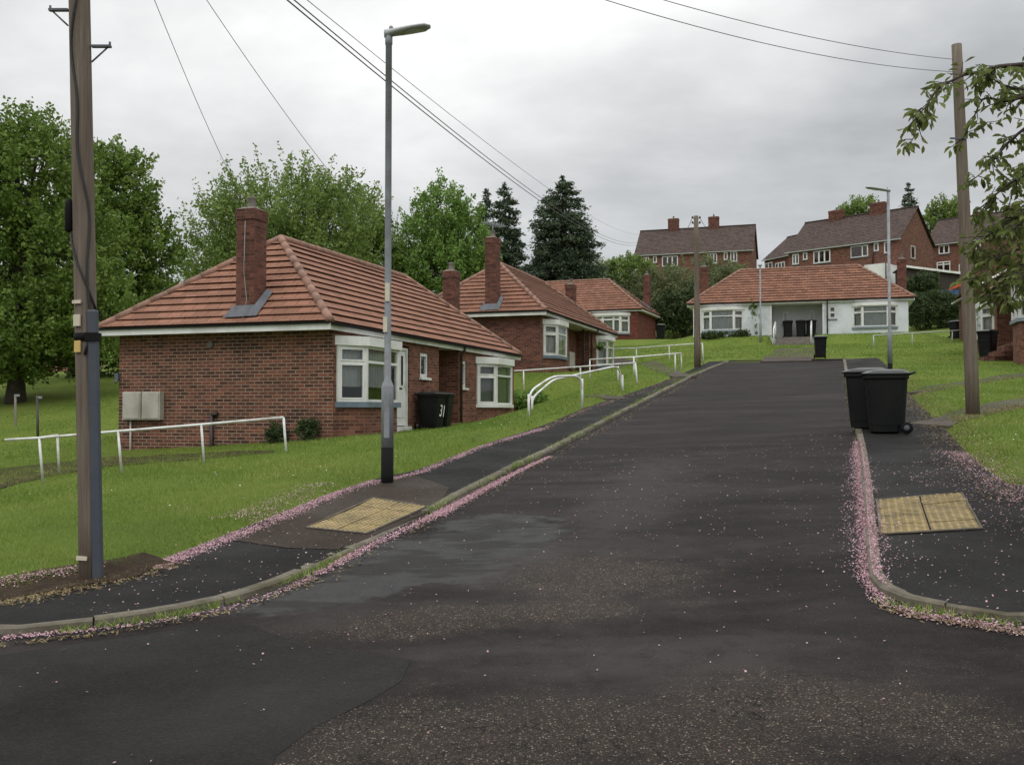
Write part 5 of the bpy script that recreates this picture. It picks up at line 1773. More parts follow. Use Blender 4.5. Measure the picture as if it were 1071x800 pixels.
TG = 'broadleaf trees behind the bungalows'
B_ = ground_base(12, 36)
tree('broadleaf_tree', 'large dark green tree at the left edge behind the pole', B_, px_lobes(B_, 36, [(20, 205, 70, 75), (-40, 250, 70, 100), (60, 270, 65, 70), (10, 350, 85, 46), (95, 335, 55, 42), (30, 160, 38, 45), (-15, 378, 60, 24), (50, 376, 40, 20)]), 1750, 42, 0.17, 'leaf_a', 0.32, 2.0, 0.8, 0.33, group=TG)
B_ = ground_base(77, 44)
tree('broadleaf_tree', 'bushy green tree just right of the left pole', B_, px_lobes(B_, 44, [(116, 218, 40, 64), (105, 275, 60, 60), (150, 272, 38, 48), (125, 335, 60, 40), (70, 330, 50, 40), (168, 262, 17, 34), (140, 195, 16, 34), (95, 190, 24, 44), (120, 380, 45, 22)]), 1300, 40, 0.19, 'leaf_a', 0.28, 2.6, 0.9, 0.36, group=TG)
B_ = ground_base(295, 52)
tree('broadleaf_tree', 'spreading light green tree rising over the first bungalow chimney', B_, px_lobes(B_, 52, [(300, 235, 75, 52), (245, 255, 42, 50), (345, 245, 45, 48), (295, 290, 95, 45), (230, 300, 45, 40)]), 1300, 36, 0.19, 'leaf_b', 0.3, 2.5, 1.7, 0.34, up=0.75, group=TG, hollow=0.35)
B_ = ground_base(385, 60)
tree('broadleaf_tree', 'smaller bright tree between the spreading tree and the lamp', B_, px_lobes(B_, 60, [(378, 235, 24, 38), (385, 275, 34, 40), (365, 300, 30, 30)]), 520, 36, 0.2, 'leaf_a', 0.22, 2.5, 0.9, 0.36, group=TG)
B_ = ground_base(465, 62)
tree('broadleaf_tree', 'upright bright green tree between the lamp and the conifers', B_, px_lobes(B_, 62, [(465, 235, 30, 42), (440, 265, 28, 40), (485, 265, 32, 45), (462, 290, 50, 35), (425, 290, 22, 28), (505, 300, 22, 30)]), 900, 38, 0.21, 'leaf_c', 0.25, 2.5, 1.0, 0.36, up=0.9, group=TG)


def conifer(label, base, H, R0, n_tier, mat='needle', group='dark conifers', lean=0.0, low=0.08, name='conifer', fat=1.0):
    r = thing(name, label, 'conifer', base, 0, group)
    b = MB(); b.tube([(0, 0, -0.4), (0.02, 0, H * 0.5), (0, 0, H * 0.97)], [R0 * 0.07 + 0.1, R0 * 0.05 + 0.05, 0.03], 8); b.build('trunk', M['bark'], r, uv=False)
    cs, ax, tn = [], [], []
    for i in range(n_tier):
        t = i / (n_tier - 1)
        z = H * (low + (1 - low) * t)
        rad = R0 * (1 - t) ** (0.75 / fat) * rnd.uniform(0.85, 1.08) + 0.12
        nb_ = max(5, int(13 * (1 - t) + 6))
        for k in range(nb_):
            a_ = rnd.uniform(0, 6.283); L = rad * rnd.uniform(0.72, 1.04)
            m = max(10, int(L * 52))
            s = np.sqrt(rng.random(m)) * L
            drp = -0.10 * s ** 1.25 + 0.16 * np.maximum(0, s - 0.7 * L) + rnd.uniform(-.25, .25)
            c = np.stack([np.cos(a_) * s, np.sin(a_) * s, z + drp], 1) + rng.normal(size=(m, 3)) * np.array([.22, .22, .13]) * (0.4 + 0.25 * rad)
            cs.append(c)
            ax.append(np.array([math.cos(a_), math.sin(a_), -0.1])[None] + rng.normal(size=(m, 3)) * 0.55)
            tn.append(np.clip(0.5 * rnd.random() + 0.5 * rng.random(m), 0, 1))
    c = np.concatenate(cs); a_ = np.concatenate(ax)
    fast_mesh('crown', leaf_quads(c, a_, 0.33, 0.34), 4, M[mat], r, np.concatenate(tn))
    return r


def conifer_px(label, u, vtop, D, ru, n, **kw):
    B = ground_base(u, D)
    H = at_depth(u, vtop, D).z - B.z
    return conifer(label, B, H, ru * D / F, n, **kw)


conifer_px('broad dark conifer behind the second and third bungalows', 589, 187, 84, 50, 34, fat=1.7)
conifer_px('thinner dark conifer between the bright tree and the broad conifer', 528, 195, 80, 30, 30, fat=1.5)
conifer_px('small pointed conifer on the hilltop behind the gabled house', 953, 194, 118, 20, 22, fat=1.3)
conifer_px('low dark conifer tip behind the bright green tree', 508, 200, 86, 22, 24, fat=1.2)

SG = 'shrubs behind the bungalows'
B_ = ground_base(640, 88)
tree('bush', 'hawthorn bush flecked with white blossom behind the third bungalow', B_, px_lobes(B_, 88, [(640, 300, 32, 28), (660, 290, 26, 22), (620, 312, 26, 22)]), 420, 40, 0.24, 'leaf_b', 0, 0.5, 0.7, 0.45, group=SG, cat='bush', extra=((0, 0, at_depth(640, 296, 88).z - B_.z, 2.6, 2.0, 2.1), 60))
B_ = ground_base(700, 86)
tree('bush', 'large grey green bush below the hilltop house', B_, px_lobes(B_, 86, [(695, 312, 40, 32), (738, 303, 34, 32), (672, 320, 30, 24), (765, 300, 24, 22), (720, 326, 45, 26)]), 900, 40, 0.22, 'leaf_d', 0, 0.5, 0.9, 0.45, group=SG, cat='bush', hollow=0.3)
B_ = ground_base(715, 76)
tree('hedge', 'dark hedge between the third bungalow and the white bungalow', B_, px_lobes(B_, 76, [(700, 330, 18, 24), (716, 328, 16, 24), (728, 322, 14, 28)]), 420, 40, 0.2, 'leaf_e', 0, 0.4, 0.4, 0.4, cat='hedge', hollow=0.2)
B_ = ground_base(975, 66)
tree('hedge', 'clipped dark hedge right of the white bungalow', B_, px_lobes(B_, 66, [(962, 326, 14, 20), (975, 325, 14, 21), (988, 325, 14, 20), (1000, 327, 12, 18)]), 700, 44, 0.14, 'leaf_e', 0, 0.4, 0.22, 0.3, cat='hedge', hollow=0.2)
B_ = ground_base(965, 72)
tree('shrub', 'rounded green shrub above the clipped hedge', B_, px_lobes(B_, 72, [(967, 300, 17, 15), (955, 305, 10, 12)]), 260, 40, 0.15, 'leaf_e', 0, 0.4, 0.3, 0.3, cat='shrub', hollow=0.2)
for u, v, ru, rv, D, lab in ((900, 219, 18, 14, 125, 'leafy tree top showing between the chimneys of the gabled house'), (990, 222, 16, 14, 128, 'leafy tree top right of the small hilltop conifer')):
    B_ = ground_base(u, D)
    tree('broadleaf_tree', lab, B_, px_lobes(B_, D, [(u, v + 4, ru, rv), (u - ru * .6, v + 10, ru * .7, rv * .7), (u, v + 30, ru, 18)]), 260, 34, 0.32, 'leaf_b', 0.25, 2, 1.2, 0.5, group='trees on the hilltop')
B_ = ground_base(790, 61.5)
P_ = at_depth(793, 335, 60.2)
tree('climbing_plant', 'climbing plant trained up the front of the white bungalow', ground_base(792, 60.4), px_lobes(ground_base(792, 60.4), 60.4, [(793, 331, 6, 9), (793, 345, 4, 10), (790, 322, 6, 6)], 0.25), 300, 30, 0.13, 'leaf_a', 0, 0.3, 0.25, 0.16, cat='plant', hollow=0.1)
SB = 'small plants at the foot of the walls'
for x, y, D_, lab, sc_ in ((-0.25, 0.75, 0, 'small bushy plant left of the bay at the brick end wall', 0.24), (-0.2, 1.55, 0, 'smaller leafy plant in the grass under the end wall', 0.19)):
    P_ = X1m @ Vector((x, y - 0.3, 0)); P_.z = g(P_.x, P_.y) + 0.1
    tree('small_shrub', lab, P_, [(0, 0, sc_ * .8, sc_, sc_, sc_)], 70, 24, 0.06, 'leaf_e', 0, .1, .12, .08, cat='shrub', hollow=0.1, group=SB)
for u, v, s_, lab in ((541, 428, .5, 'leafy plants at the far corner of the nearest bungalow'), (560, 423, .35, 'low plants beside the curved handrails')):
    P_ = at(u, v, 0.12)
    tree('small_shrub', lab, P_, [(0, 0, s_ * .5, s_, s_, s_ * .7)], 90, 24, 0.09, 'leaf_c', 0, .1, .2, .12, cat='shrub', hollow=0.1, group=SB)
for u, w_, lab in ((748, 17, 'low planting in front of the left bay of the white bungalow'), (775, 10, 'low planting left of the white bungalow porch')):
    P_ = ground_base(u, 59.6)
    tree('small_shrub', lab, P_, [(0, 0, .12, w_ * .055, .35, .28)], 110, 22, 0.1, 'leaf_e', 0, .1, .16, .12, cat='shrub', hollow=0.1, group=SB)
# far-left flowers in the flower box
X0m = local_mat(RAD(95), o0)
P_ = X0m @ Vector((6.2, -0.55, 0.38))
fl = thing('flowers', 'pink and white flowers under the far left bay window', 'flowers', P_, 0)
c_ = rng.normal(size=(160, 3)) * np.array([.6, .12, .12])
fast_mesh('blooms', leaf_quads(c_, rng.normal(size=(160, 3)), 0.16, .9), 4, M['pink'], fl)
c_ = rng.normal(size=(120, 3)) * np.array([.6, .12, .1]) - np.array([0, 0, .08])
fast_mesh('leaves', leaf_quads(c_, rng.normal(size=(120, 3)), 0.14, .6), 4, M['leaf_a'], fl, rng.random(120))


# foreground cherry at the right edge: trunk out of the frame, boughs reaching in
def cherry():
    D0 = 9.0
    tb = Vector(xy(9.6, 5.6)); base = Vector((tb.x, tb.y, g(tb.x, tb.y) + 0.06))
    r = thing('cherry_tree', 'bronze leaved cherry tree reaching in from the right edge', 'tree', base, 0)
    wood = MB()
    fork = Vector((base.x - 0.35, base.y + 0.1, 1.0))
    wood.tube([base - Vector((0, 0, .3)), base + Vector((0.03, 0, 1.0)), fork], [0.2, 0.15, 0.12], 10, X=Matrix.Translation(-base))
    boughs = [  # image path, depth at start and end
        ([(1130, 60), (1071, 68), (1040, 70), (1025, 76), (1008, 78), (993, 86), (980, 92), (969, 112), (963, 117), (957, 142), (952, 150)], 9.0, 8.4, 1.0),
        ([(1120, 92), (1075, 95), (1048, 90), (1033, 78), (1028, 72)], 9.2, 8.8, 0.8),
        ([(1140, 110), (1071, 100), (1052, 108), (1028, 100), (1020, 120), (1012, 135), (1005, 150)], 8.9, 9.1, 0.9),
        ([(1140, 140), (1080, 128), (1055, 148), (1042, 165), (1030, 178), (1018, 188)], 9.4, 9.0, 0.9),
        ([(1140, 200), (1080, 180), (1058, 190), (1040, 205), (1025, 218), (1018, 226)], 9.0, 9.3, 1.2),
        ([(1140, 230), (1090, 220), (1060, 228), (1045, 240), (1030, 248), (1022, 256), (1018, 262)], 9.5, 9.2, 1.5),
        ([(1140, 260), (1090, 255), (1060, 262), (1040, 270), (1028, 285), (1020, 292)], 9.3, 9.1, 1.6),
        ([(1140, 290), (1095, 280), (1068, 288), (1050, 300), (1040, 310)], 9.1, 9.4, 1.4),
        ([(1140, 170), (1095, 160), (1068, 172), (1060, 200), (1055, 215)], 9.6, 9.8, 1.2),
        ([(1150, 245), (1100, 238), (1080, 245), (1062, 250), (1050, 258), (1030, 268)], 9.9, 10.0, 1.7),
        ([(1150, 215), (1100, 205), (1078, 215), (1066, 232), (1058, 245)], 9.2, 9.0, 1.6),
        ([(1150, 330), (1110, 310), (1085, 300), (1066, 292), (1050, 288), (1030, 300)], 9.6, 9.3, 1.7),
        ([(1150, 275), (1110, 270), (1090, 272), (1070, 285), (1062, 305), (1056, 318)], 9.0, 8.8, 1.5),
        ([(1150, 185), (1110, 190), (1085, 205), (1070, 215), (1050, 232), (1036, 245)], 9.9, 9.6, 1.5),
        ([(1150, 300), (1100, 290), (1075, 275), (1055, 280), (1038, 266), (1026, 272)], 9.7, 9.5, 1.6),
    ]
    cs, ax, tn, pk = [], [], [], []
    for path, d0, d1, dens in boughs:
        dens = dens * (0.68 if dens > 1.3 else 0.95)
        n = len(path)
        pts = [at_depth(u, v, d0 + (d1 - d0) * i / (n - 1)) for i, (u, v) in enumerate(path)]
        full = [fork, fork.lerp(pts[0], 0.5) + Vector((0, 0, 0.25))] + pts
        full = curve(full, 0.12, 3)
        m = len(full)
        wood.tube([p - base for p in full], [0.03 * (1 - i / m) ** 1.6 + 0.004 for i in range(m)], 6)
        # side twigs with drooping leaf clusters
        L = 0.0
        vis = pts
        for a, c in zip(vis[:-1], vis[1:]):
            seg = (c - a).length
            k = max(1, int(seg / 0.042 * dens))
            for _ in range(k):
                p = a.lerp(c, rnd.random())
                dirn = ((c - a).normalized() * 0.5 + Vector((rnd.gauss(0, .6), rnd.gauss(0, .6), rnd.gauss(-.05, .5)))).normalized()
                tl = rnd.uniform(0.10, 0.30) * (1.1 if dens > 1.3 else 0.8)
                e = p + dirn * tl
                wood.tube([p - base, e - base], [0.005, 0.003], 4, cap=False)
                nl = rnd.randint(4, 6)
                h = rnd.random()
                side0 = Vector((rnd.gauss(0, 1), rnd.gauss(0, 1), rnd.gauss(0, .3)))
                for _k in range(nl):
                    side0 = -side0 + Vector((rnd.gauss(0, .3), rnd.gauss(0, .3), 0))
                    q_ = p.lerp(e, 0.3 + 0.7 * _k / (nl - 1))
                    a_ = side0.normalized() * 0.7 + dirn * 0.45 + Vector((0, 0, -0.5 + rnd.gauss(0, .25)))
                    a_.normalize()
                    cs.append(tuple(q_ + a_ * 0.065)); ax.append(tuple(a_)); tn.append(min(1, max(0, 0.6 * h + 0.4 * rnd.random())))
                if dens > 1.1 and rnd.random() < 0.10: pk.append(tuple(e))
        e = vis[-1]
        for _k in range(6):
            a_ = Vector((rnd.gauss(0, .7), rnd.gauss(0, .5), -0.7)).normalized()
            cs.append(tuple(e + a_ * 0.05)); ax.append(tuple(a_)); tn.append(rnd.random())
    wood.build('branches', M['bark'], r, uv=False)
    c = np.array(cs); a_ = unit(np.array(ax)); n = len(c)
    # folded pointed leaves: two triangles hinged on the midrib -> 2 quads each
    side = unit(np.cross(a_, unit(rng.normal(size=(n, 3)) + np.array([0, 0, 1.2]))))
    nor = np.cross(side, a_)
    Ls = rng.uniform(0.07, 0.12, n)[:, None]; Ws = Ls * 0.2
    p0 = c - a_ * Ls * .5; p3 = c + a_ * Ls * .5 - nor * Ls * 0.12
    m1 = c - a_ * Ls * .12; m2 = c + a_ * Ls * .2
    fold = nor * Ws * 0.45
    l1 = np.stack([p0, m1 + side * Ws + fold, m2 + side * Ws * .85 + fold, p3], 1)
    l2 = np.stack([p3, m2 - side * Ws * .85 + fold, m1 - side * Ws + fold, p0], 1)
    v = np.concatenate([l1, l2], 0).reshape(-1, 3) - np.array(base)
    t = np.array(tn)
    # the rest of the crown, out of the frame to the right
    lobes = [(7.7 - base.x, 8.1 - base.y, 2.3 - base.z, 1.7, 1.5, 1.1), (6.7 - base.x, 8.9 - base.y, 2.0 - base.z, 1.1, 1.1, 0.9), (9.0 - base.x, 7.2 - base.y, 2.2 - base.z, 1.5, 1.5, 1.1)]
    vo, to, _, _ = shoots_cloud(lobes, 620, 0.55, 30, 0.12, 0.2, 0.1, 0.45, 0.3)
    fast_mesh('crown', np.concatenate([v, vo]), 4, M['cherry'], r, np.concatenate([t, t, to]))
    if pk:
        cc = np.repeat(np.array(pk), 9, 0) + rng.normal(size=(len(pk) * 9, 3)) * 0.03 - np.array(base)
        fast_mesh('blossom', leaf_quads(cc, rng.normal(size=cc.shape), 0.035, .9), 4, M['petal'], r, np.zeros(len(cc)) + .1)


cherry()


# ------------------------------------------------------------------ grass, petals, daisies, clippings
HOUSE_BOX = []
for (o, th, L, w) in ((o1, RAD(18.1), 12.5, 5.6), (o2, RAD(18.3), 12.1, 5.6), (o3, RAD(110.8), 11.2, 5.6), (ow, RAD(107.5), 12.4, 5.6), (o4, th4, 12.3, 5.6)):
    HOUSE_BOX.append((local_mat(th, o).inverted(), L, w))


def grass_ok(x, y):
    k = ~inside(ROAD, x, y) & ~inside(PAVL, x, y) & ~inside(PAVR, x, y)
    for Xi, L, w in HOUSE_BOX:
        lx = Xi[0][0] * x + Xi[0][1] * y + Xi[0][3]; ly = Xi[1][0] * x + Xi[1][1] * y + Xi[1][3]
        k &= ~((lx > 0) & (lx < L) & (ly > -0.05) & (ly < w))
    return k


def blades(s0, s1, p0, p1, dens, hgt, wid):
    n = int((s1 - s0) * (p1 - p0) * dens)
    s, p = rng.uniform(s0, s1, n), rng.uniform(p0, p1, n)
    x, y = xy(s, p)
    k = grass_ok(x, y); x, y = x[k], y[k]
    z = G(x, y) + grass_off(x, y) - 0.012
    n = len(x)
    big = np.sin(x * 0.37 + 2 * np.sin(y * 0.23)) * np.sin(y * 0.41 + 1.5 * np.sin(x * 0.29)) + 0.5 * np.sin(x * 1.9 + y * 0.6 + 2 * np.sin(y * 1.1))
    patch = 0.5 + 0.5 * np.sin(x * 0.9 + 1.3 * np.sin(y * 0.7)) * np.sin(y * 0.8 + np.sin(x * 1.1))
    fine_ = np.sin(x * 4.3 + 1.7 * np.sin(y * 3.1)) * np.sin(y * 3.7 + 1.3 * np.sin(x * 2.9))
    h = hgt * rng.uniform(0.45, 1.35, n) * (0.7 + 0.45 * patch + 0.35 * np.maximum(0, fine_))
    a = rng.uniform(0, 6.283, n); ln = rng.normal(size=(n, 2)) * 0.5
    w = wid * rng.uniform(0.7, 1.3, n)
    b0 = np.stack([x - np.cos(a) * w, y - np.sin(a) * w, z], 1); b1 = np.stack([x + np.cos(a) * w, y + np.sin(a) * w, z], 1)
    tp = np.stack([x + ln[:, 0] * h, y + ln[:, 1] * h, z + h], 1)
    v = np.stack([b0, b1, tp], 1).reshape(-1, 3)
    t = np.clip(0.08 + 0.34 * patch + 0.16 * fine_ + 0.2 * big + 0.55 * rng.random(n) ** 1.3 * (0.7 + 0.3 * rng.random(n)), 0, 1)
    return v, t


parts = [blades(4.5, 12, -16, -5.0, 1500, 0.05, 0.004), blades(12, 20, -20, -5.0, 800, 0.055, 0.006), blades(20, 34, -10.2, -5.0, 600, 0.055, 0.008),
         blades(20, 34, -26, -10.2, 160, 0.06, 0.012), blades(34, 46, -11.5, -5.0, 300, 0.06, 0.011), blades(44, 63, -14, 9, 110, 0.07, 0.018), blades(15, 30, 1.5, 8.5, 700, 0.055, 0.007), blades(30, 46, 1.5, 9, 300, 0.055, 0.011),
         blades(34, 62, -30, -11.5, 30, 0.08, 0.025)]
def weeds(lines):
    out = []
    for line, n, w in lines:
        P = np.array([(p.x, p.y) for p in px(line, 0.06)])
        seg = np.linalg.norm(np.diff(P, axis=0), axis=1); cum = np.concatenate([[0], np.cumsum(seg)])
        tt = rng.random(n) * cum[-1]; tt = tt[rng.random(n) < (0.5 + 0.5 * np.sin(tt * 3.1) * np.sin(tt * 1.3))]
        x = np.interp(tt, cum, P[:, 0]) + rng.normal(size=len(tt)) * w; y = np.interp(tt, cum, P[:, 1]) + rng.normal(size=len(tt)) * w
        z = G(x, y) + 0.05
        m = len(x); a = rng.uniform(0, 6.28, m); h = rng.uniform(0.02, 0.07, m); l = rng.normal(size=(m, 2)) * .7
        b0 = np.stack([x - np.cos(a) * .006, y - np.sin(a) * .006, z], 1); b1 = np.stack([x + np.cos(a) * .006, y + np.sin(a) * .006, z], 1)
        tp = np.stack([x + l[:, 0] * h, y + l[:, 1] * h, z + h], 1)
        out.append((np.stack([b0, b1, tp], 1).reshape(-1, 3), np.clip(rng.normal(.5, .3, m), 0, 1)))
    return out


parts += weeds([([(540, 487), (600, 456), (650, 429), (700, 403), (735, 386)], 3200, 0.06), ([(440, 538), (500, 507), (545, 484)], 500, 0.04), ([(290, 612), (340, 590), (375, 570)], 350, 0.03), ([(60, 660), (180, 644), (260, 625)], 500, 0.03),
                ([(893, 440), (888, 410), (884, 388)], 700, 0.04), ([(921, 628), (960, 637), (1071, 654)], 200, 0.03)])
v = np.concatenate([q[0] for q in parts]); t = np.concatenate([q[1] for q in parts])
go = fast_mesh('grass', v, 3, M['grass'], None, t)
tag(go, 'short green grass blades covering the lawns', 'grass', kind='stuff')


def surface_z(x, y):
    z = G(x, y) + 0.012
    inr = inside(ROAD, x, y)
    inp = inside(PAVL, x, y) | inside(PAVR, x, y)
    dk = np.minimum(pdist(KLs, x, y), pdist(KRs, x, y))
    z = np.where(inp, pave_z(x, y) + 0.006 + np.where(dk < 0.14, 0.012, 0), z)
    z = np.where(~inr & ~inp, G(x, y) + grass_off(x, y) + 0.022, z)
    # tactile slabs stand proud
    for q in (TAC_L_px, TAC_R_px):
        poly = [(p.x, p.y) for p in px(q, 0.04)]
        z = np.where(inside(poly, x, y), z + 0.016, z)
    return z


def flakes(x, y, size, sq=0.8, tilt=0.35):
    z = surface_z(x, y)
    n = len(x)
    c = np.stack([x, y, z], 1)
    a = np.stack([rng.normal(size=n), rng.normal(size=n), rng.normal(size=n) * tilt], 1)
    a = unit(a); up = unit(np.stack([rng.normal(size=n) * tilt, rng.normal(size=n) * tilt, np.ones(n)], 1))
    b = unit(np.cross(up, a))
    s = (size * rng.uniform(0.6, 1.35, n))[:, None]
    return np.stack([c - a * s * .5, c + b * s * sq * .5, c + a * s * .5, c - b * s * sq * .5], 1).reshape(-1, 3)


def drift(line_px, n, w0, w1, side=0.0, lift=0.05, clump=True):
    """petals along an image polyline; spread w in metres (normal), biased to one side"""
    P = np.array([(p.x, p.y) for p in px(line_px, lift)])
    seg = np.linalg.norm(np.diff(P, axis=0), axis=1); cum = np.concatenate([[0], np.cumsum(seg)])
    t = rng.random(n) * cum[-1]
    if clump:
        k = 0.35 + 0.65 * (0.5 + 0.5 * np.sin(t * 4.1) * np.sin(t * 1.7 + 1))
        t = t[rng.random(n) < k]
    n = len(t)
    x = np.interp(t, cum, P[:, 0]); y = np.interp(t, cum, P[:, 1])
    i = np.clip(np.searchsorted(cum, t) - 1, 0, len(seg) - 1)
    d = np.diff(P, axis=0)[i] / seg[i][:, None]
    w = w0 + (w1 - w0) * t / cum[-1]
    o = rng.normal(size=n) * w + side * np.abs(rng.normal(size=n)) * w
    return x - d[:, 1] * o, y + d[:, 0] * o


def area(poly_px, n, lift=0.05, clump=1.2):
    P = [(p.x, p.y) for p in px(poly_px, lift)]
    A = np.array(P); lo, hi = A.min(0), A.max(0)
    x = rng.uniform(lo[0], hi[0], n * 3); y = rng.uniform(lo[1], hi[1], n * 3)
    k = inside(P, x, y)
    x, y = x[k][:n], y[k][:n]
    return x, y


def off_line(px_line, dx):
    return [(u + dx[0], v + dx[1]) for u, v in px_line]


sets = [
    drift([(-20, 671), (60, 663), (120, 657), (180, 648), (240, 637), (300, 617), (335, 601), (380, 577), (450, 543), (475, 531)], 3600, 0.035, 0.05, 0.3, 0),
    drift([(455, 541), (500, 516), (545, 492), (575, 478)], 7500, 0.05, 0.02, 0.2, 0, False),
    drift([(330, 600), (380, 575), (450, 541), (480, 526)], 3600, 0.03, 0.05, 0.2, 0),
    drift([(896, 462), (900, 486), (903, 514), (905.5, 549), (907, 584), (908, 606)], 9500, 0.03, 0.055, 0.2, 0, False),
    drift([(893, 470), (894, 500), (896, 549), (900, 600)], 4600, 0.04, 0.13, 0.9, 0),
    drift([(908, 600), (921, 629), (945, 640), (984, 649), (1028, 655), (1090, 667)], 2400, 0.05, 0.04, 0.0, 0),
    drift([(158, 588), (200, 572), (250, 553), (298, 533), (353, 511), (395, 498)], 12000, 0.075, 0.075, 0.2, 0.11),
    drift([(260, 541), (310, 520), (345, 505)], 2200, 0.18, 0.16, 0.6, 0.11),
    drift([(395, 500), (440, 490), (500, 465), (569, 445)], 7000, 0.05, 0.06, 0.1, 0.11),
    drift([(569, 445), (611, 427), (640, 417)], 700, 0.05, 0.05, 0.1, 0.11),
    drift([(0, 606), (60, 597), (110, 590)], 900, 0.08, 0.08, 0.0, 0.12),
    drift([(1000, 468), (1028, 485), (1071, 512), (1100, 530)], 5000, 0.14, 0.2, 0.0, 0.11),
    drift([(944, 622), (984, 630), (1028, 636), (1080, 644)], 900, 0.07, 0.07, 0.0, 0.1),
    area([(720, 470), (890, 450), (912, 600), (860, 630), (760, 600)], 480, 0), area([(560, 480), (720, 470), (760, 600), (600, 620)], 260, 0),
    area([(500, 500), (600, 470), (900, 600), (900, 700), (300, 680)], 350, 0),
    area([(0, 690), (200, 660), (1000, 660), (1071, 700), (1071, 800), (0, 800)], 70, 0),
    area([(915, 480), (1000, 470), (1071, 520), (1071, 640), (930, 615)], 560, 0.1),
    area([(930, 490), (1020, 484), (1071, 525), (1071, 560), (1030, 553), (1006, 518)], 450, 0.1),
    area([(100, 600), (300, 540), (470, 500), (380, 560), (240, 620), (40, 650)], 350, 0.1),
    area([(480, 500), (620, 430), (660, 415), (540, 480)], 90, 0.1),
]
x = np.concatenate([q[0] for q in sets]); y = np.concatenate([q[1] for q in sets])
pt = fast_mesh('fallen_petals', flakes(x, y, 0.0165), 4, M['petal'], None, np.clip(rng.normal(0.5, 0.28, len(x)), 0, 1))
tag(pt, 'pink fallen blossom petals drifted along kerbs and verges', 'petals', kind='stuff')

sets = [area([(0, 590), (0, 520), (300, 480), (430, 470), (300, 525), (150, 575)], 22, 0.12), area([(380, 480), (540, 435), (560, 440), (420, 488)], 16, 0.12), area([(960, 450), (1071, 440), (1071, 500), (1010, 460)], 22, 0.12), area([(940, 400), (1071, 395), (1071, 420), (1000, 425)], 16, 0.12)]
x = np.concatenate([q[0] for q in sets]); y = np.concatenate([q[1] for q in sets])
x = np.concatenate([x, np.repeat(x[::4], 4) + rng.normal(size=len(x[::4]) * 4) * 0.25]); y = np.concatenate([y, np.repeat(y[::4], 4) + rng.normal(size=len(y[::4]) * 4) * 0.25])
k = grass_ok(x, y); x, y = x[k], y[k]
vv = flakes(x, y, 0.022, 1.0); vv[:, 2] += 0.035
dz = fast_mesh('daisies', vv, 4, M['daisy'], None, rng.random(len(x)))
tag(dz, 'tiny white daisies dotted over the lawns', 'daisies', kind='stuff')

sets = [drift([(0, 625), (85, 606), (140, 596), (178, 582)], 2600, 0.14, 0.1, 0.2, 0.11), drift([(569, 446), (611, 427), (674, 407), (719, 389)], 2600, 0.09, 0.1, 0.3, 0.11),
        drift([(1071, 520), (1028, 490), (1006, 470), (984, 443), (962, 424), (945, 405), (930, 385)], 14000, 0.26, 0.22, -0.5, 0.11), drift([(975, 442), (1010, 436), (1071, 424)], 3000, 0.12, 0.12, 0, 0.12),
        drift([(960, 411), (1015, 402), (1071, 394)], 2200, 0.12, 0.12, 0, 0.12), drift([(300, 606), (345, 590), (450, 536), (560, 480), (640, 439), (735, 389)], 1800, 0.06, 0.07, -0.4, 0.1), drift([(884, 390), (890, 425), (899, 465), (906, 520), (911, 606)], 1200, 0.05, 0.04, -0.3, 0.1),
        drift([(921, 626), (945, 635), (984, 642), (1071, 655)], 500, 0.04, 0.04, 0, 0.05), drift([(0, 668), (120, 655), (240, 634), (330, 600)], 500, 0.03, 0.04, 0, 0.05), drift([(640, 412), (600, 410), (555, 404)], 900, 0.12, 0.12, 0, 0.12)]
x = np.concatenate([q[0] for q in sets]); y = np.concatenate([q[1] for q in sets])
cl = fast_mesh('grass_clippings', flakes(x, y, 0.045, 0.22, 0.4), 4, M['straw'], None, rng.random(len(x)))
tag(cl, 'dry straw coloured grass clippings along the path edges', 'clippings', kind='stuff')

# ------------------------------------------------------------------ sky and light
w = bpy.data.worlds.new('World'); sc.world = w; w.use_nodes = True
nt = w.node_tree; nt.nodes.clear()
class WN(NT):
    def __init__(s): s.t = nt
W_ = WN()
sky = W_.n('ShaderNodeTexSky', sky_type='NISHITA'); sky.sun_disc = False
SUN_EL, SUN_ROT = RAD(52), RAD(200)
sky.sun_elevation = SUN_EL; sky.sun_rotation = SUN_ROT
gen = W_.co('Generated')
sepx = W_.n('ShaderNodeSeparateXYZ'); W_.l(gen, sepx.inputs[0])
z = W_.math('MAXIMUM', sepx.outputs[2], 0.0)
den = W_.math('ADD', z, 0.22)
cv = W_.n('ShaderNodeCombineXYZ')
W_.l(W_.math('DIVIDE', sepx.outputs[0], den), cv.inputs[0]); W_.l(W_.math('DIVIDE', sepx.outputs[1], den), cv.inputs[1])
n1 = W_.noise(W_.mapped(cv.outputs[0], (1, 1, 1), (3.1, 0.4, 0)), 0.75, 7, 0.52, 0.35)
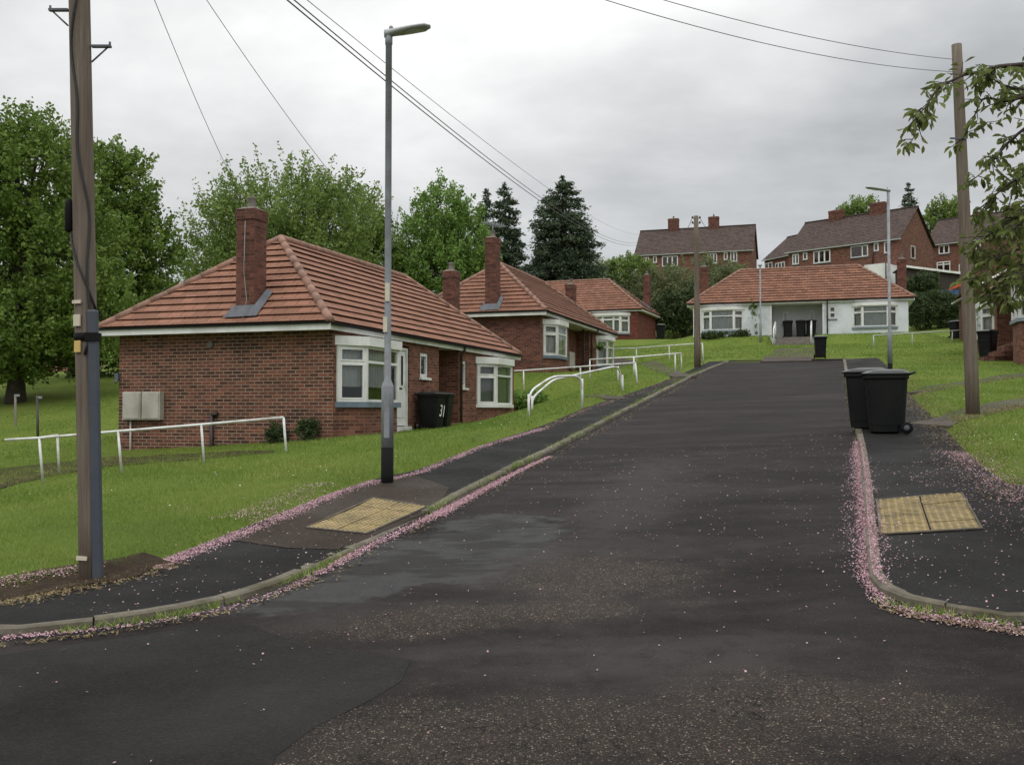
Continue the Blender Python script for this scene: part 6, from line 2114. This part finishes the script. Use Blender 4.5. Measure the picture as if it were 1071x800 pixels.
n2 = W_.noise(W_.mapped(cv.outputs[0], (1, 1, 1), (7.3, 2.1, 0)), 2.4, 8, 0.55)
cl_ = W_.math('ADD', W_.math('MULTIPLY', n1, 0.75), W_.math('MULTIPLY', n2, 0.25))
grad = W_.ramp(z, [(0.0, (0.40, 0.42, 0.445)), (0.10, (0.47, 0.49, 0.51)), (0.17, (0.62, 0.635, 0.645)), (0.25, (0.78, 0.785, 0.79)), (0.36, (0.87, 0.875, 0.875)), (0.5, (1.2, 1.2, 1.19)), (1.0, (2.3, 2.3, 2.28))])
cloud = W_.ramp(cl_, [(0.36, (0.60, 0.62, 0.635)), (0.45, (0.83, 0.84, 0.845)), (0.53, (1.04, 1.04, 1.04)), (0.62, (1.3, 1.295, 1.285))])
colr = W_.mix(1.0, grad, cloud, 'MULTIPLY')
bg1 = W_.n('ShaderNodeBackground'); bg1.inputs[1].default_value = 0.06; W_.l(sky.outputs[0], bg1.inputs[0])
bg2 = W_.n('ShaderNodeBackground'); bg2.inputs[1].default_value = 1.0; W_.l(colr, bg2.inputs[0])
mx = W_.n('ShaderNodeMixShader'); mx.inputs[0].default_value = 0.93
W_.l(bg1.outputs[0], mx.inputs[1]); W_.l(bg2.outputs[0], mx.inputs[2])
ou = W_.n('ShaderNodeOutputWorld'); W_.l(mx.outputs[0], ou.inputs[0])

sd = bpy.data.lights.new('sun', 'SUN'); sd.energy = 0.7; sd.angle = RAD(25); sd.color = (1.0, 0.97, 0.93)
so = bpy.data.objects.new('sun', sd); COL.objects.link(so)
dirv = Vector((math.sin(SUN_ROT) * math.cos(SUN_EL), math.cos(SUN_ROT) * math.cos(SUN_EL), math.sin(SUN_EL)))
so.rotation_euler = dirv.to_track_quat('Z', 'Y').to_euler()

sc.view_settings.view_transform = 'Standard'
sc.view_settings.look = 'None'
sc.view_settings.exposure = 0.0
sc.view_settings.gamma = 1.0
sc.render.engine = 'CYCLES'
sc.cycles.max_bounces = 8
sc.cycles.transparent_max_bounces = 16
sc.cycles.use_denoising = True
sc.render.film_transparent = False
for o in list(sc.objects):
    if 'used' in o: del o['used']
